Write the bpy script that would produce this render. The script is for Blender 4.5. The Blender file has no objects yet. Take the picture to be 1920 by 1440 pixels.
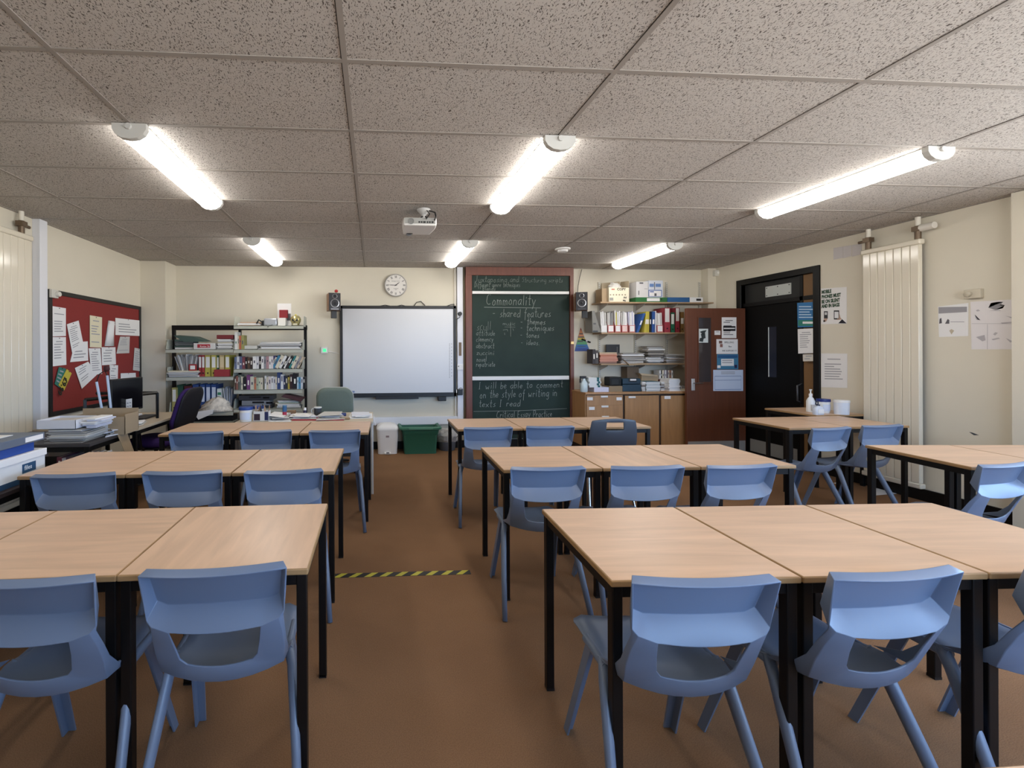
import bpy, bmesh, math, random
from mathutils import Vector, Matrix, Euler
random.seed(7)
SC = bpy.context.scene
COL = SC.collection
R = math.radians

# ------------------------------------------------------------------ camera
CAM_Z = 1.435
F, PX, PY, YAW, ROLL = 829.5, 755.7, 659.3, 0.0660, -0.0045
cam = bpy.data.cameras.new('camera')
cam.sensor_width = 36.0
cam.lens = F / 1920 * 36
cam.shift_x = (960 - PX) / 1920
cam.shift_y = (PY - 720) / 1920
cam.clip_start = 0.02
cam_o = bpy.data.objects.new('camera', cam)
COL.objects.link(cam_o)
cam_o.matrix_world = (Matrix.Translation((0, 0, CAM_Z)) @ Matrix.Rotation(-YAW, 4, 'Z')
                      @ Matrix.Rotation(R(90), 4, 'X') @ Matrix.Rotation(ROLL, 4, 'Z'))
SC.camera = cam_o

# ------------------------------------------------------------------ room size (metres)
XL, XR, YB, YR, H = -3.15, 5.2, 6.54, -1.7, CAM_Z + 1.2455

# ------------------------------------------------------------------ light, exposure
SC.view_settings.view_transform = 'Standard'
SC.view_settings.look = 'None'
SC.view_settings.exposure = 0.57
SC.view_settings.gamma = 1.0
SC.view_settings.use_curve_mapping = False
SC.cycles.use_denoising = True
SC.cycles.max_bounces = 7
SC.cycles.diffuse_bounces = 4
SC.cycles.glossy_bounces = 3
SC.cycles.transmission_bounces = 4
SC.cycles.transparent_max_bounces = 6
SC.cycles.caustics_reflective = False
SC.cycles.caustics_refractive = False
SC.cycles.sample_clamp_indirect = 6.0
world = bpy.data.worlds.new('overcast_sky')
world.use_nodes = True
bg = world.node_tree.nodes['Background']
# blue overcast sky above the horizon, pale sunlit ground below it
SKY, GROUND = (3.2, 5.2, 8.4), (8.0, 8.1, 8.1)
_t = world.node_tree; _tc = _t.nodes.new('ShaderNodeTexCoord'); _sx = _t.nodes.new('ShaderNodeSeparateXYZ'); _rp = _t.nodes.new('ShaderNodeMapRange'); _mx = _t.nodes.new('ShaderNodeMix')
_mx.data_type = 'RGBA'; _rp.inputs['From Min'].default_value = -0.03; _rp.inputs['From Max'].default_value = 0.05
_mx.inputs[6].default_value = GROUND + (1,); _mx.inputs[7].default_value = SKY + (1,)
_t.links.new(_tc.outputs['Generated'], _sx.inputs[0]); _t.links.new(_sx.outputs[2], _rp.inputs[0]); _t.links.new(_rp.outputs[0], _mx.inputs[0]); _t.links.new(_mx.outputs[2], bg.inputs[0])
bg.inputs[1].default_value = 1.0
SC.world = world
LAMP = 11.5
WINDOWS = [(0.5, 2.3, 0.95, 2.45), (2.5, 5.0, 0.95, 2.45)]      # openings in the wall behind the camera
SIDE_WINDOW = (-1.3, 2.65, 0.95, 2.5)                              # opening in the right wall beside the camera
def portal(name, loc, rot, sx, sy):
    l = bpy.data.lights.new(name, 'AREA')
    l.shape = 'RECTANGLE'; l.size = sx; l.size_y = sy
    l.cycles.is_portal = True
    o = bpy.data.objects.new(name, l)
    o.location = loc; o.rotation_euler = rot
    COL.objects.link(o)
for (a, b, c, d) in WINDOWS:
    portal('window_portal', ((a + b) / 2, YR - 0.12, (c + d) / 2), (R(90), 0, 0), b - a, d - c)
a, b, c, d = SIDE_WINDOW
portal('window_portal', (XR + 0.12, (a + b) / 2, (c + d) / 2), (R(90), 0, R(90)), b - a, d - c)

# ------------------------------------------------------------------ pixel -> place (reads a point of the photograph on a real plane)
def ray(u, v):
    x = (u - PX) / F; z = -(v - PY) / F
    c, s = math.cos(ROLL), math.sin(ROLL)
    x, z = x * c - z * s, x * s + z * c
    c, s = math.cos(YAW), math.sin(YAW)
    return Vector((x * c + s, -x * s + c, z))
def onY(u, v, Y=YB):
    r = ray(u, v); r = r * (Y / r.y); return Vector((r.x, r.y, r.z + CAM_Z))
def onX(u, v, X):
    r = ray(u, v); r = r * (X / r.x); return Vector((r.x, r.y, r.z + CAM_Z))
def onZ(u, v, Z):
    r = ray(u, v); r = r * ((Z - CAM_Z) / r.z); return Vector((r.x, r.y, Z))

# ------------------------------------------------------------------ materials
def lin(c):
    return tuple(((x / 255) / 12.92 if x / 255 <= 0.04045 else ((x / 255 + 0.055) / 1.055) ** 2.4) for x in c)
MATS = {}
def mat(name, rgb, rough=0.6, metal=0.0, spec=0.5, noise=None, bump=None, emit=None, alpha=None, trans=None, coat=0):
    if name in MATS: return MATS[name]
    m = bpy.data.materials.new(name); m.use_nodes = True
    nt = m.node_tree; b = nt.nodes['Principled BSDF']
    c = lin(rgb) + (1,)
    b.inputs['Base Color'].default_value = c
    b.inputs['Roughness'].default_value = rough
    b.inputs['Metallic'].default_value = metal
    b.inputs['Specular IOR Level'].default_value = spec
    if coat: b.inputs['Coat Weight'].default_value = coat
    if noise or bump:
        tc = nt.nodes.new('ShaderNodeTexCoord')
    if noise:       # (scale, amount, (sx,sy,sz))
        sc, am, st = noise
        mp = nt.nodes.new('ShaderNodeMapping'); mp.inputs['Scale'].default_value = st
        n = nt.nodes.new('ShaderNodeTexNoise'); n.inputs['Scale'].default_value = sc; n.inputs['Detail'].default_value = 4
        nt.links.new(tc.outputs['Object'], mp.inputs[0]); nt.links.new(mp.outputs[0], n.inputs['Vector'])
        oi = nt.nodes.new('ShaderNodeObjectInfo')
        ad = nt.nodes.new('ShaderNodeVectorMath'); ad.operation = 'ADD'
        mu = nt.nodes.new('ShaderNodeVectorMath'); mu.operation = 'SCALE'; mu.inputs['Scale'].default_value = 31.0
        cb = nt.nodes.new('ShaderNodeCombineXYZ')
        for k in range(3): nt.links.new(oi.outputs['Random'], cb.inputs[k])
        nt.links.new(cb.outputs[0], mu.inputs[0]); nt.links.new(mp.outputs[0], ad.inputs[0]); nt.links.new(mu.outputs[0], ad.inputs[1])
        nt.links.new(ad.outputs[0], n.inputs['Vector'])
        r = nt.nodes.new('ShaderNodeValToRGB')
        r.color_ramp.elements[0].position = 0.3; r.color_ramp.elements[1].position = 0.7
        r.color_ramp.elements[0].color = tuple(x * (1 - am) for x in c[:3]) + (1,)
        r.color_ramp.elements[1].color = tuple(min(1, x * (1 + am)) for x in c[:3]) + (1,)
        nt.links.new(n.outputs['Fac'], r.inputs[0]); nt.links.new(r.outputs[0], b.inputs['Base Color'])
    if bump:        # (scale, strength, distance)
        n2 = nt.nodes.new('ShaderNodeTexNoise'); n2.inputs['Scale'].default_value = bump[0]; n2.inputs['Detail'].default_value = 3
        nt.links.new(tc.outputs['Object'], n2.inputs['Vector'])
        bp = nt.nodes.new('ShaderNodeBump'); bp.inputs['Strength'].default_value = bump[1]; bp.inputs['Distance'].default_value = bump[2]
        nt.links.new(n2.outputs['Fac'], bp.inputs['Height']); nt.links.new(bp.outputs[0], b.inputs['Normal'])
    if emit:
        b.inputs['Emission Color'].default_value = lin(emit[0]) + (1,)
        b.inputs['Emission Strength'].default_value = emit[1]
    if alpha is not None: b.inputs['Alpha'].default_value = alpha
    if trans: b.inputs['Transmission Weight'].default_value = trans
    MATS[name] = m
    return m
def flat(rgb, rough=0.65, spec=0.35):
    g_ = sum(rgb) / 3; rgb = tuple(int(round(c * .84 + g_ * .16)) for c in rgb)
    return mat('paint_%02x%02x%02x_%d' % (rgb[0], rgb[1], rgb[2], int(rough * 100)), rgb, rough, 0, spec)

WALL = mat('cream_wall_paint', (214, 207, 190), 0.75, 0, 0.2, noise=(1.3, 0.03, (1, 1, 1)), bump=(220, 0.12, 0.002))
def fancy_wood(name, rgb, am, scale, stretch, rough=0.4, coat=0.0):
    m = bpy.data.materials.new(name); m.use_nodes = True
    nt = m.node_tree; b = nt.nodes['Principled BSDF']; L = nt.links
    tc = nt.nodes.new('ShaderNodeTexCoord'); mp = nt.nodes.new('ShaderNodeMapping'); mp.inputs['Scale'].default_value = stretch
    oi = nt.nodes.new('ShaderNodeObjectInfo'); cb = nt.nodes.new('ShaderNodeCombineXYZ')
    ma = nt.nodes.new('ShaderNodeMath'); ma.operation = 'MULTIPLY'; ma.inputs[1].default_value = 47.0
    L.new(oi.outputs['Random'], ma.inputs[0])
    for k in range(3): L.new(ma.outputs[0], cb.inputs[k])
    ad = nt.nodes.new('ShaderNodeVectorMath'); ad.operation = 'ADD'
    L.new(tc.outputs['Object'], ad.inputs[0]); L.new(cb.outputs[0], ad.inputs[1]); L.new(ad.outputs[0], mp.inputs[0])
    n = nt.nodes.new('ShaderNodeTexNoise'); n.inputs['Scale'].default_value = scale; n.inputs['Detail'].default_value = 6
    n.inputs['Distortion'].default_value = 0.6
    L.new(mp.outputs[0], n.inputs['Vector'])
    r = nt.nodes.new('ShaderNodeValToRGB'); e = r.color_ramp.elements
    c = lin(rgb)
    e[0].position = 0.28; e[0].color = tuple(x * (1 - am) for x in c) + (1,)
    e[1].position = 0.72; e[1].color = tuple(min(1, x * (1 + am * 0.7)) for x in c) + (1,)
    L.new(n.outputs['Fac'], r.inputs[0]); L.new(r.outputs[0], b.inputs['Base Color'])
    b.inputs['Roughness'].default_value = rough
    if coat: b.inputs['Coat Weight'].default_value = coat
    MATS[name] = m
    return m
BEECH = fancy_wood('beech_laminate', (207, 173, 144), 0.14, 3.2, (0.7, 7, 1), 0.36)
BEECH_CROSS = fancy_wood('beech_laminate_cross_grain', (210, 176, 147), 0.15, 3.2, (6, 0.8, 1), 0.34)
EDGE = mat('lipped_desk_edge', (158, 124, 84), 0.45, noise=(9, 0.15, (1, 1, 4)))
OAK = fancy_wood('oak_veneer', (168, 126, 84), 0.14, 3.0, (9, 9, 0.8), 0.45)
MAHOG = fancy_wood('mahogany_frame_wood', (108, 60, 44), 0.2, 5.0, (9, 9, 0.8), 0.45)
DOORWOOD = fancy_wood('dark_brown_door_veneer', (96, 54, 34), 0.14, 3.0, (9, 9, 0.6), 0.5)
BLACKM = mat('black_powder_coat', (11, 10, 11), 0.42, 0, 0.3)
BLACKP = mat('black_plastic', (20, 20, 22), 0.45)
BLACKPAINT = mat('black_gloss_paint', (12, 11, 11), 0.4, 0, 0.3)
CHAIR = mat('slate_blue_polypropylene', (103, 117, 140), 0.36, 0, 0.5, bump=(700, 0.10, 0.001))
CHARCOAL = mat('charcoal_polypropylene', (58, 62, 70), 0.42, 0, 0.5)
CHROME = mat('chrome', (200, 200, 205), 0.18, 1.0)
STEEL = mat('grey_steel', (150, 150, 150), 0.35, 0.9)
WHITE = flat((232, 230, 226), 0.5)
PAPER = mat('white_paper', (228, 227, 226), 0.8, 0, 0.1)
PAPERD = mat('grey_paper', (196, 194, 190), 0.8, 0, 0.1)
CREAMP = mat('cream_paper', (222, 214, 186), 0.8, 0, 0.1)
INK = flat((88, 88, 92), 0.8, 0.1)
INKL = flat((160, 160, 164), 0.8, 0.1)
TRUNK = flat((222, 224, 230), 0.4)
SHELFG = flat((178, 180, 166), 0.45)
PIPE = flat((226, 219, 202), 0.4)
RAD = mat('cream_radiator_enamel', (220, 212, 194), 0.13, 0, 0.5)
CHALK = flat((160, 168, 162), 0.9, 0.1)
CARD = flat((166, 142, 112), 0.8, 0.1)

# carpet
m = bpy.data.materials.new('brown_carpet'); m.use_nodes = True; MATS['carpet'] = m
nt = m.node_tree; b = nt.nodes['Principled BSDF']; b.inputs['Roughness'].default_value = 0.95; b.inputs['Specular IOR Level'].default_value = 0.15
tc = nt.nodes.new('ShaderNodeTexCoord')
n1 = nt.nodes.new('ShaderNodeTexNoise'); n1.inputs['Scale'].default_value = 1.1; n1.inputs['Detail'].default_value = 4
n2 = nt.nodes.new('ShaderNodeTexNoise'); n2.inputs['Scale'].default_value = 260; n2.inputs['Detail'].default_value = 2
mx = nt.nodes.new('ShaderNodeMix'); mx.data_type = 'RGBA'; mx.blend_type = 'MULTIPLY'; mx.inputs[0].default_value = 0.55
r1 = nt.nodes.new('ShaderNodeValToRGB'); e = r1.color_ramp.elements
e[0].position = 0.3; e[0].color = lin((128, 95, 68)) + (1,); e[1].position = 0.75; e[1].color = lin((148, 112, 82)) + (1,)
r2 = nt.nodes.new('ShaderNodeValToRGB'); e = r2.color_ramp.elements
e[0].position = 0.3; e[0].color = (0.45, 0.45, 0.45, 1); e[1].position = 0.65; e[1].color = (1, 1, 1, 1)
nt.links.new(tc.outputs['Object'], n1.inputs['Vector']); nt.links.new(tc.outputs['Object'], n2.inputs['Vector'])
nt.links.new(n1.outputs['Fac'], r1.inputs[0]); nt.links.new(n2.outputs['Fac'], r2.inputs[0])
nt.links.new(r1.outputs[0], mx.inputs[6]); nt.links.new(r2.outputs[0], mx.inputs[7]); nt.links.new(mx.outputs[2], b.inputs['Base Color'])
bp = nt.nodes.new('ShaderNodeBump'); bp.inputs['Strength'].default_value = 0.5; bp.inputs['Distance'].default_value = 0.004
nt.links.new(n2.outputs['Fac'], bp.inputs['Height']); nt.links.new(bp.outputs[0], b.inputs['Normal'])
CARPET = m

# fissured mineral-fibre ceiling tile
m = bpy.data.materials.new('fissured_ceiling_tile'); m.use_nodes = True; MATS['tile'] = m
nt = m.node_tree; b = nt.nodes['Principled BSDF']; b.inputs['Roughness'].default_value = 0.9; b.inputs['Specular IOR Level'].default_value = 0.1
tc = nt.nodes.new('ShaderNodeTexCoord')
mp = nt.nodes.new('ShaderNodeMapping'); mp.inputs['Scale'].default_value = (1.0, 0.34, 1.0)
dn = nt.nodes.new('ShaderNodeTexNoise'); dn.inputs['Scale'].default_value = 26; dn.inputs['Detail'].default_value = 2
dv = nt.nodes.new('ShaderNodeVectorMath'); dv.operation = 'SCALE'; dv.inputs['Scale'].default_value = 0.035
av = nt.nodes.new('ShaderNodeVectorMath'); av.operation = 'ADD'
L = nt.links
L.new(tc.outputs['Object'], dn.inputs['Vector']); L.new(dn.outputs['Color'], dv.inputs[0])
L.new(tc.outputs['Object'], av.inputs[0]); L.new(dv.outputs[0], av.inputs[1]); L.new(av.outputs[0], mp.inputs[0])
n1 = nt.nodes.new('ShaderNodeTexNoise'); n1.inputs['Scale'].default_value = 230; n1.inputs['Detail'].default_value = 1.0
L.new(mp.outputs[0], n1.inputs['Vector'])
r1 = nt.nodes.new('ShaderNodeValToRGB'); e = r1.color_ramp.elements
e[0].position = 0.37; e[0].color = (0.24, 0.22, 0.21, 1); e[1].position = 0.415; e[1].color = (1, 1, 1, 1)
L.new(n1.outputs['Fac'], r1.inputs[0])
n3 = nt.nodes.new('ShaderNodeTexNoise'); n3.inputs['Scale'].default_value = 0.8
r3 = nt.nodes.new('ShaderNodeValToRGB'); e = r3.color_ramp.elements
TILE_A, TILE_B = (190, 184, 178), (202, 197, 191)
e[0].color = lin(TILE_A) + (1,); e[1].color = lin(TILE_B) + (1,)
L.new(tc.outputs['Object'], n3.inputs['Vector']); L.new(n3.outputs['Fac'], r3.inputs[0])
mx = nt.nodes.new('ShaderNodeMix'); mx.data_type = 'RGBA'; mx.blend_type = 'MULTIPLY'; mx.inputs[0].default_value = 1.0
L.new(r3.outputs[0], mx.inputs[6]); L.new(r1.outputs[0], mx.inputs[7]); L.new(mx.outputs[2], b.inputs['Base Color'])
bp = nt.nodes.new('ShaderNodeBump'); bp.inputs['Strength'].default_value = 0.35; bp.inputs['Distance'].default_value = 0.004
L.new(r1.outputs[0], bp.inputs['Height']); L.new(bp.outputs[0], b.inputs['Normal'])
TILE = m
GRID = flat((158, 150, 142), 0.6)

# ------------------------------------------------------------------ mesh building
ORG = {}
def kids(o): return [c for c in bpy.data.objects if c.parent == o]
class MB:
    def __init__(s): s.v = []; s.f = []; s.m = []
    def poly(s, pts, m=0):
        k = len(s.v); s.v += [tuple(p) for p in pts]; s.f.append(tuple(range(k, k + len(pts)))); s.m.append(m); return s
    def hexa(s, p, m=0):        # p: 8 points, bottom ring 0-3 then top ring 4-7
        k = len(s.v); s.v += [tuple(q) for q in p]
        for f in ((3, 2, 1, 0), (4, 5, 6, 7), (0, 1, 5, 4), (1, 2, 6, 5), (2, 3, 7, 6), (3, 0, 4, 7)):
            s.f.append(tuple(k + i for i in f)); s.m.append(m)
        return s
    def box(s, x0, x1, y0, y1, z0, z1, m=0, rz=0, piv=None, mx=None):
        p = [Vector(q) for q in ((x0, y0, z0), (x1, y0, z0), (x1, y1, z0), (x0, y1, z0), (x0, y0, z1), (x1, y0, z1), (x1, y1, z1), (x0, y1, z1))]
        if rz:
            c = Vector(piv if piv else ((x0 + x1) / 2, (y0 + y1) / 2, 0)); M = Matrix.Rotation(rz, 3, 'Z')
            p = [M @ (q - c) + c for q in p]
        if mx is not None: p = [mx @ q for q in p]
        return s.hexa(p, m)
    def slab(s, quad, t, m=0):  # quad of 4 points extruded by vector t
        t = Vector(t); q = [Vector(a) for a in quad]
        return s.hexa(q + [a + t for a in q], m)
    def prism(s, pts, t, m=0):  # polygon extruded by vector
        t = Vector(t); n = len(pts); k = len(s.v)
        s.v += [tuple(p) for p in pts] + [tuple(Vector(p) + t) for p in pts]
        s.f.append(tuple(range(k, k + n))[::-1]); s.m.append(m)
        s.f.append(tuple(range(k + n, k + 2 * n))); s.m.append(m)
        for i in range(n):
            j = (i + 1) % n; s.f.append((k + i, k + j, k + n + j, k + n + i)); s.m.append(m)
        return s
    def tube(s, pts, r, seg=8, m=0, r2=None, flatn=1.0):
        pts = [Vector(p) for p in pts]; n = len(pts); k = len(s.v); up = None
        for i, p in enumerate(pts):
            d = (pts[min(i + 1, n - 1)] - pts[max(i - 1, 0)]).normalized()
            if up is None:
                up = Vector((0, 0, 1)) if abs(d.z) < 0.9 else Vector((0, 1, 0))
            a = d.cross(up)
            if a.length < 1e-4: a = d.orthogonal()
            a.normalize(); b = a.cross(d).normalized(); up = b
            rr = r if r2 is None else r + (r2 - r) * i / max(1, n - 1)
            for j in range(seg):
                t = 2 * math.pi * j / seg
                s.v.append(tuple(p + a * (math.cos(t) * rr) + b * (math.sin(t) * rr * flatn)))
        for i in range(n - 1):
            for j in range(seg):
                q = (j + 1) % seg
                s.f.append((k + i * seg + j, k + i * seg + q, k + (i + 1) * seg + q, k + (i + 1) * seg + j)); s.m.append(m)
        s.f.append(tuple(k + j for j in range(seg))[::-1]); s.m.append(m)
        s.f.append(tuple(k + (n - 1) * seg + j for j in range(seg))); s.m.append(m)
        return s
    def lathe(s, prof, c, seg=20, axis='Z', m=0):   # prof: (radius, height) list
        k = len(s.v); n = len(prof); c = Vector(c)
        for (r, h) in prof:
            for j in range(seg):
                t = 2 * math.pi * j / seg; a, b = r * math.cos(t), r * math.sin(t)
                o = {'Z': (a, b, h), 'Y': (a, h, b), 'X': (h, a, b)}[axis]
                s.v.append(tuple(c + Vector(o)))
        for i in range(n - 1):
            for j in range(seg):
                q = (j + 1) % seg
                s.f.append((k + i * seg + j, k + i * seg + q, k + (i + 1) * seg + q, k + (i + 1) * seg + j)); s.m.append(m)
        s.f.append(tuple(k + j for j in range(seg))[::-1]); s.m.append(m)
        s.f.append(tuple(k + (n - 1) * seg + j for j in range(seg))); s.m.append(m)
        return s
    def build(s, name, mats, parent=None, smooth=False, bevel=0, solid=0, bseg=2, offset=-1):
        if not isinstance(mats, (list, tuple)): mats = [mats]
        if parent is None:
            xs = [p[0] for p in s.v]; ys = [p[1] for p in s.v]; zs = [p[2] for p in s.v]
            org = Vector(((min(xs) + max(xs)) / 2, (min(ys) + max(ys)) / 2, min(zs)))
        else: org = ORG.get(parent.name, Vector((0, 0, 0)))
        me = bpy.data.meshes.new(name)
        me.from_pydata([tuple(Vector(p) - org) for p in s.v], [], s.f)
        for i, p in enumerate(me.polygons): p.material_index = s.m[i]
        for q in mats: me.materials.append(q)
        bm = bmesh.new(); bm.from_mesh(me); bmesh.ops.remove_doubles(bm, verts=bm.verts, dist=1e-6) if smooth or solid else None
        bmesh.ops.recalc_face_normals(bm, faces=bm.faces); bm.to_mesh(me); bm.free()
        o = bpy.data.objects.new(name, me); COL.objects.link(o)
        if parent is None: o.location = org
        else: o.parent = parent
        ORG[o.name] = org
        if smooth:
            for p in me.polygons: p.use_smooth = True
        if solid:
            md = o.modifiers.new('s', 'SOLIDIFY'); md.thickness = solid; md.offset = offset
        if bevel:
            md = o.modifiers.new('b', 'BEVEL'); md.width = bevel; md.segments = bseg; md.limit_method = 'ANGLE'; md.angle_limit = R(35)
            md.harden_normals = False
        if smooth and (bevel or solid or smooth == 'auto'):
            try: me.set_sharp_from_angle(angle=R(40))
            except Exception: pass
        return o
def tag(o, label, cat, group=None):
    o['label'] = label; o['category'] = cat
    if group: o['group'] = group
    return o
def struct(o): o['kind'] = 'structure'; return o
def thing(name, label, cat, loc=(0, 0, 0), group=None):
    o = bpy.data.objects.new(name, None); COL.objects.link(o); o.location = loc
    o.empty_display_size = 0.1
    ORG[o.name] = Vector(loc)
    return tag(o, label, cat, group)
def dup(root, loc, rz=0, label=None, group=None):
    r = root.copy(); COL.objects.link(r); r.location = loc; r.rotation_euler = (0, 0, rz)
    if label: r['label'] = label
    if group: r['group'] = group
    for ch in kids(root):
        if ch == r: continue
        c = ch.copy(); COL.objects.link(c); c.parent = r
        for g in kids(ch):
            if g == c: continue
            d = g.copy(); COL.objects.link(d); d.parent = c
    return r
def lettering(name, body, size, mx, m, parent, bold=0.0, extrude=0.0006, align='LEFT', xs=1.0):
    cu = bpy.data.curves.new('t', 'FONT'); cu.body = body; cu.size = size; cu.extrude = extrude; cu.offset = bold
    cu.align_x = align; cu.resolution_u = 2
    t = bpy.data.objects.new('t', cu)
    me = bpy.data.meshes.new_from_object(t)
    bpy.data.objects.remove(t)
    me.name = name
    me.transform(Matrix.Scale(xs, 4, Vector((1, 0, 0))))
    me.transform(mx); me.transform(Matrix.Translation(-ORG.get(parent.name, Vector((0, 0, 0)))))
    me.materials.clear(); me.materials.append(m)
    o = bpy.data.objects.new(name, me); COL.objects.link(o); o.parent = parent
    return o
def frame_mx(origin, xdir, ydir):
    x = Vector(xdir).normalized(); y = Vector(ydir).normalized(); z = x.cross(y)
    M = Matrix((x, y, z)).transposed().to_4x4(); M.translation = Vector(origin); return M

exec_parts = []
# ================================================================== THE ROOM
mb = MB(); mb.box(XL - .3, XR + 1.7, YR - .3, YB + .3, -.1, 0); struct(mb.build('floor', CARPET))
mb = MB(); mb.box(XL - .3, XR + 1.7, YR - .3, YB + .3, H + .003, H + .12); ceil = struct(mb.build('ceiling', TILE))
# suspension grid: 1.2 m x 0.6 m modules
g = MB(); gx0, gy0 = -1.3188, 1.9079
k = -3
xk = [gx0 + 1.2 * i for i in range(-1, 6)]
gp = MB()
for x in xk:
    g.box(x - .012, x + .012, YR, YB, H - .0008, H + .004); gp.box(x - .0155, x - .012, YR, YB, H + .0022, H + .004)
y = gy0 - 0.6 * 6
while y < YB:
    if y > YR:
        prev = XL
        for x in xk + [XR]:
            a0 = prev + (.012 if prev in xk else 0); b0 = x - (.012 if x in xk else 0)
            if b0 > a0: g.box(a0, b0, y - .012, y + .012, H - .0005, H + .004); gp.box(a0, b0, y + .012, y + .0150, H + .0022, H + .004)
            prev = x
    y += 0.6
g.build('ceiling_grid', GRID, ceil); gp.build('tile_gap_shade', flat((52, 46, 42), .9), ceil)  # dark strips on one side of each tee paint the shade in the tile gap
g = MB()
g.box(XL, XL + .02, YR, YB, H - .001, H + .004); g.box(XR - .02, XR, YR, YB, H - .001, H + .008); g.box(XL, XR, YB - .02, YB, H - .001, H + .008)
g.build('edge_trim', GRID, ceil)

def wall_open(name, horiz, c0, c1, a0, a1, openings, m):
    """wall between c0..c1 thick, running a0..a1, with rectangular openings (lo, hi, zlo, zhi)"""
    w = MB(); cur = a0
    def bx(p, q, z0, z1):
        if q - p < 1e-4 or z1 - z0 < 1e-4: return
        if horiz: w.box(p, q, c0, c1, z0, z1)
        else: w.box(c0, c1, p, q, z0, z1)
    for (lo, hi, zl, zh) in sorted(openings):
        bx(cur, lo, 0, H + .1); bx(lo, hi, 0, zl); bx(lo, hi, zh, H + .1); cur = hi
    bx(cur, a1, 0, H + .1)
    return struct(w.build(name, m))
wall_open('wall_back', True, YB, YB + .2, XL - .2, XR + .2, [], WALL)
wall_open('wall_left', False, XL - .2, XL, YR - .2, YB, [], WALL)
DOOR = (4.90, 5.93, 0.0, 2.35)
wall_open('wall_right', False, XR, XR + .2, YR - .2, YB, [DOOR, SIDE_WINDOW], WALL)
wall_open('wall_rear', True, YR - .2, YR, XL, XR, WINDOWS, WALL)
# pilasters
P = onY(330, 500).x
mb = MB(); mb.box(XL, P, YB - .33, YB, 0, H); struct(mb.build('wall_pilaster_left', WALL))
mb = MB(); mb.box(XR - .13, XR, YB - .14, YB, 0, H); struct(mb.build('wall_pilaster_right', WALL))
mb = MB(); mb.box(XR - .10, XR, 2.75, 3.215, 0, H); struct(mb.build('wall_pilaster_front', WALL))
# black skirting
mb = MB(); mb.box(P, XR - .13, YB - .018, YB, 0, .11); struct(mb.build('baseboard_back', BLACKPAINT))
mb = MB(); mb.box(XL, XL + .018, YR, YB - .33, 0, .11); struct(mb.build('baseboard_left', BLACKPAINT))
mb = MB(); mb.box(XR - .018, XR, 3.215, 4.84, 0, .11); struct(mb.build('baseboard_right', BLACKPAINT))
# window frames behind and beside the camera
WF = flat((235, 235, 235), 0.4)
GL = mat('window_glass', (255, 255, 255), 0.0, 0, 0.5, alpha=0.08)
def window(n, horiz, a, b, zl, zh, c):
    w = MB()
    def bx(p, q, z0, z1, d=.03):
        if horiz: w.box(p, q, c - d, c + d, z0, z1)
        else: w.box(c - d, c + d, p, q, z0, z1)
    bx(a, b, zl, zl + .06); bx(a, b, zh - .06, zh); bx(a, a + .06, zl, zh); bx(b - .06, b, zl, zh)
    for t in (1 / 3, 2 / 3):
        x = a + (b - a) * t; bx(x - .03, x + .03, zl, zh)
    bx(a, b, zh - .45, zh - .40)
    o = struct(w.build('window_%d' % n, WF))
    s = MB()
    if horiz: s.box(a - .05, b + .05, YR - .06, YR + .12, zl - .04, zl)
    else: s.box(XR - .12, XR + .06, a - .05, b + .05, zl - .04, zl)
    s.build('window_sill', WF, o)
for i, (a, b, zl, zh) in enumerate(WINDOWS): window(i + 1, True, a, b, zl, zh, YR - .1)
window(3, False, *SIDE_WINDOW, XR + .1)

# ================================================================== STRIP LIGHTS
DIFF = mat('lit_diffuser', (250, 250, 248), 0.5, emit=((255, 251, 244), LAMP))
ENDC = flat((206, 204, 198), 0.5)
def strip_light(x, y0, label):
    Lf = 1.24; t = thing('strip_light', label, 'ceiling light', (x, y0 + Lf / 2, H - .09), 'fluorescent strip lights')
    prof = [(-.085, -.012), (-.085, -.03), (-.07, -.055), (-.04, -.074), (0, -.08), (.04, -.074), (.07, -.055), (.085, -.03), (.085, -.012)]
    d = MB(); d.prism([(x + a, y0 + .035, H + b) for a, b in prof], (0, Lf - .07, 0)); d.build('diffuser', DIFF, t, smooth='auto')
    for yy in (y0, y0 + Lf - .035):
        c = MB(); c.prism([(x + a * 1.06, yy, H + b * 1.06 if b < -.02 else H - .001) for a, b in prof], (0, .035, 0)); c.build('end_cap', ENDC, t)
    s = MB(); s.box(x - .08, x + .08, y0 + .03, y0 + Lf - .03, H - .014, H - .001); s.build('spine', ENDC, t)
    c = MB(); c.tube([(x, y0 - .012, H - .02), (x, y0 + .002, H - .02)], .016, 10); c.build('conduit_boss', ENDC, t)
    return t
LX = [gx0, gx0 + 2.4, gx0 + 4.8]
for x, w in zip(LX, ('left', 'middle', 'right')):
    strip_light(x, gy0 + .6 - .02, 'lit fluorescent strip light on ceiling, nearer one of the %s pair' % w)
    strip_light(x, gy0 + 3.0 - .02, 'lit fluorescent strip light on ceiling, farther one of the %s pair' % w)
for x, w in zip(LX, ('left', 'middle', 'right')):
    strip_light(x, gy0 - 2.4 + .58, 'lit fluorescent strip light on ceiling above the camera, %s line' % w)

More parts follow.
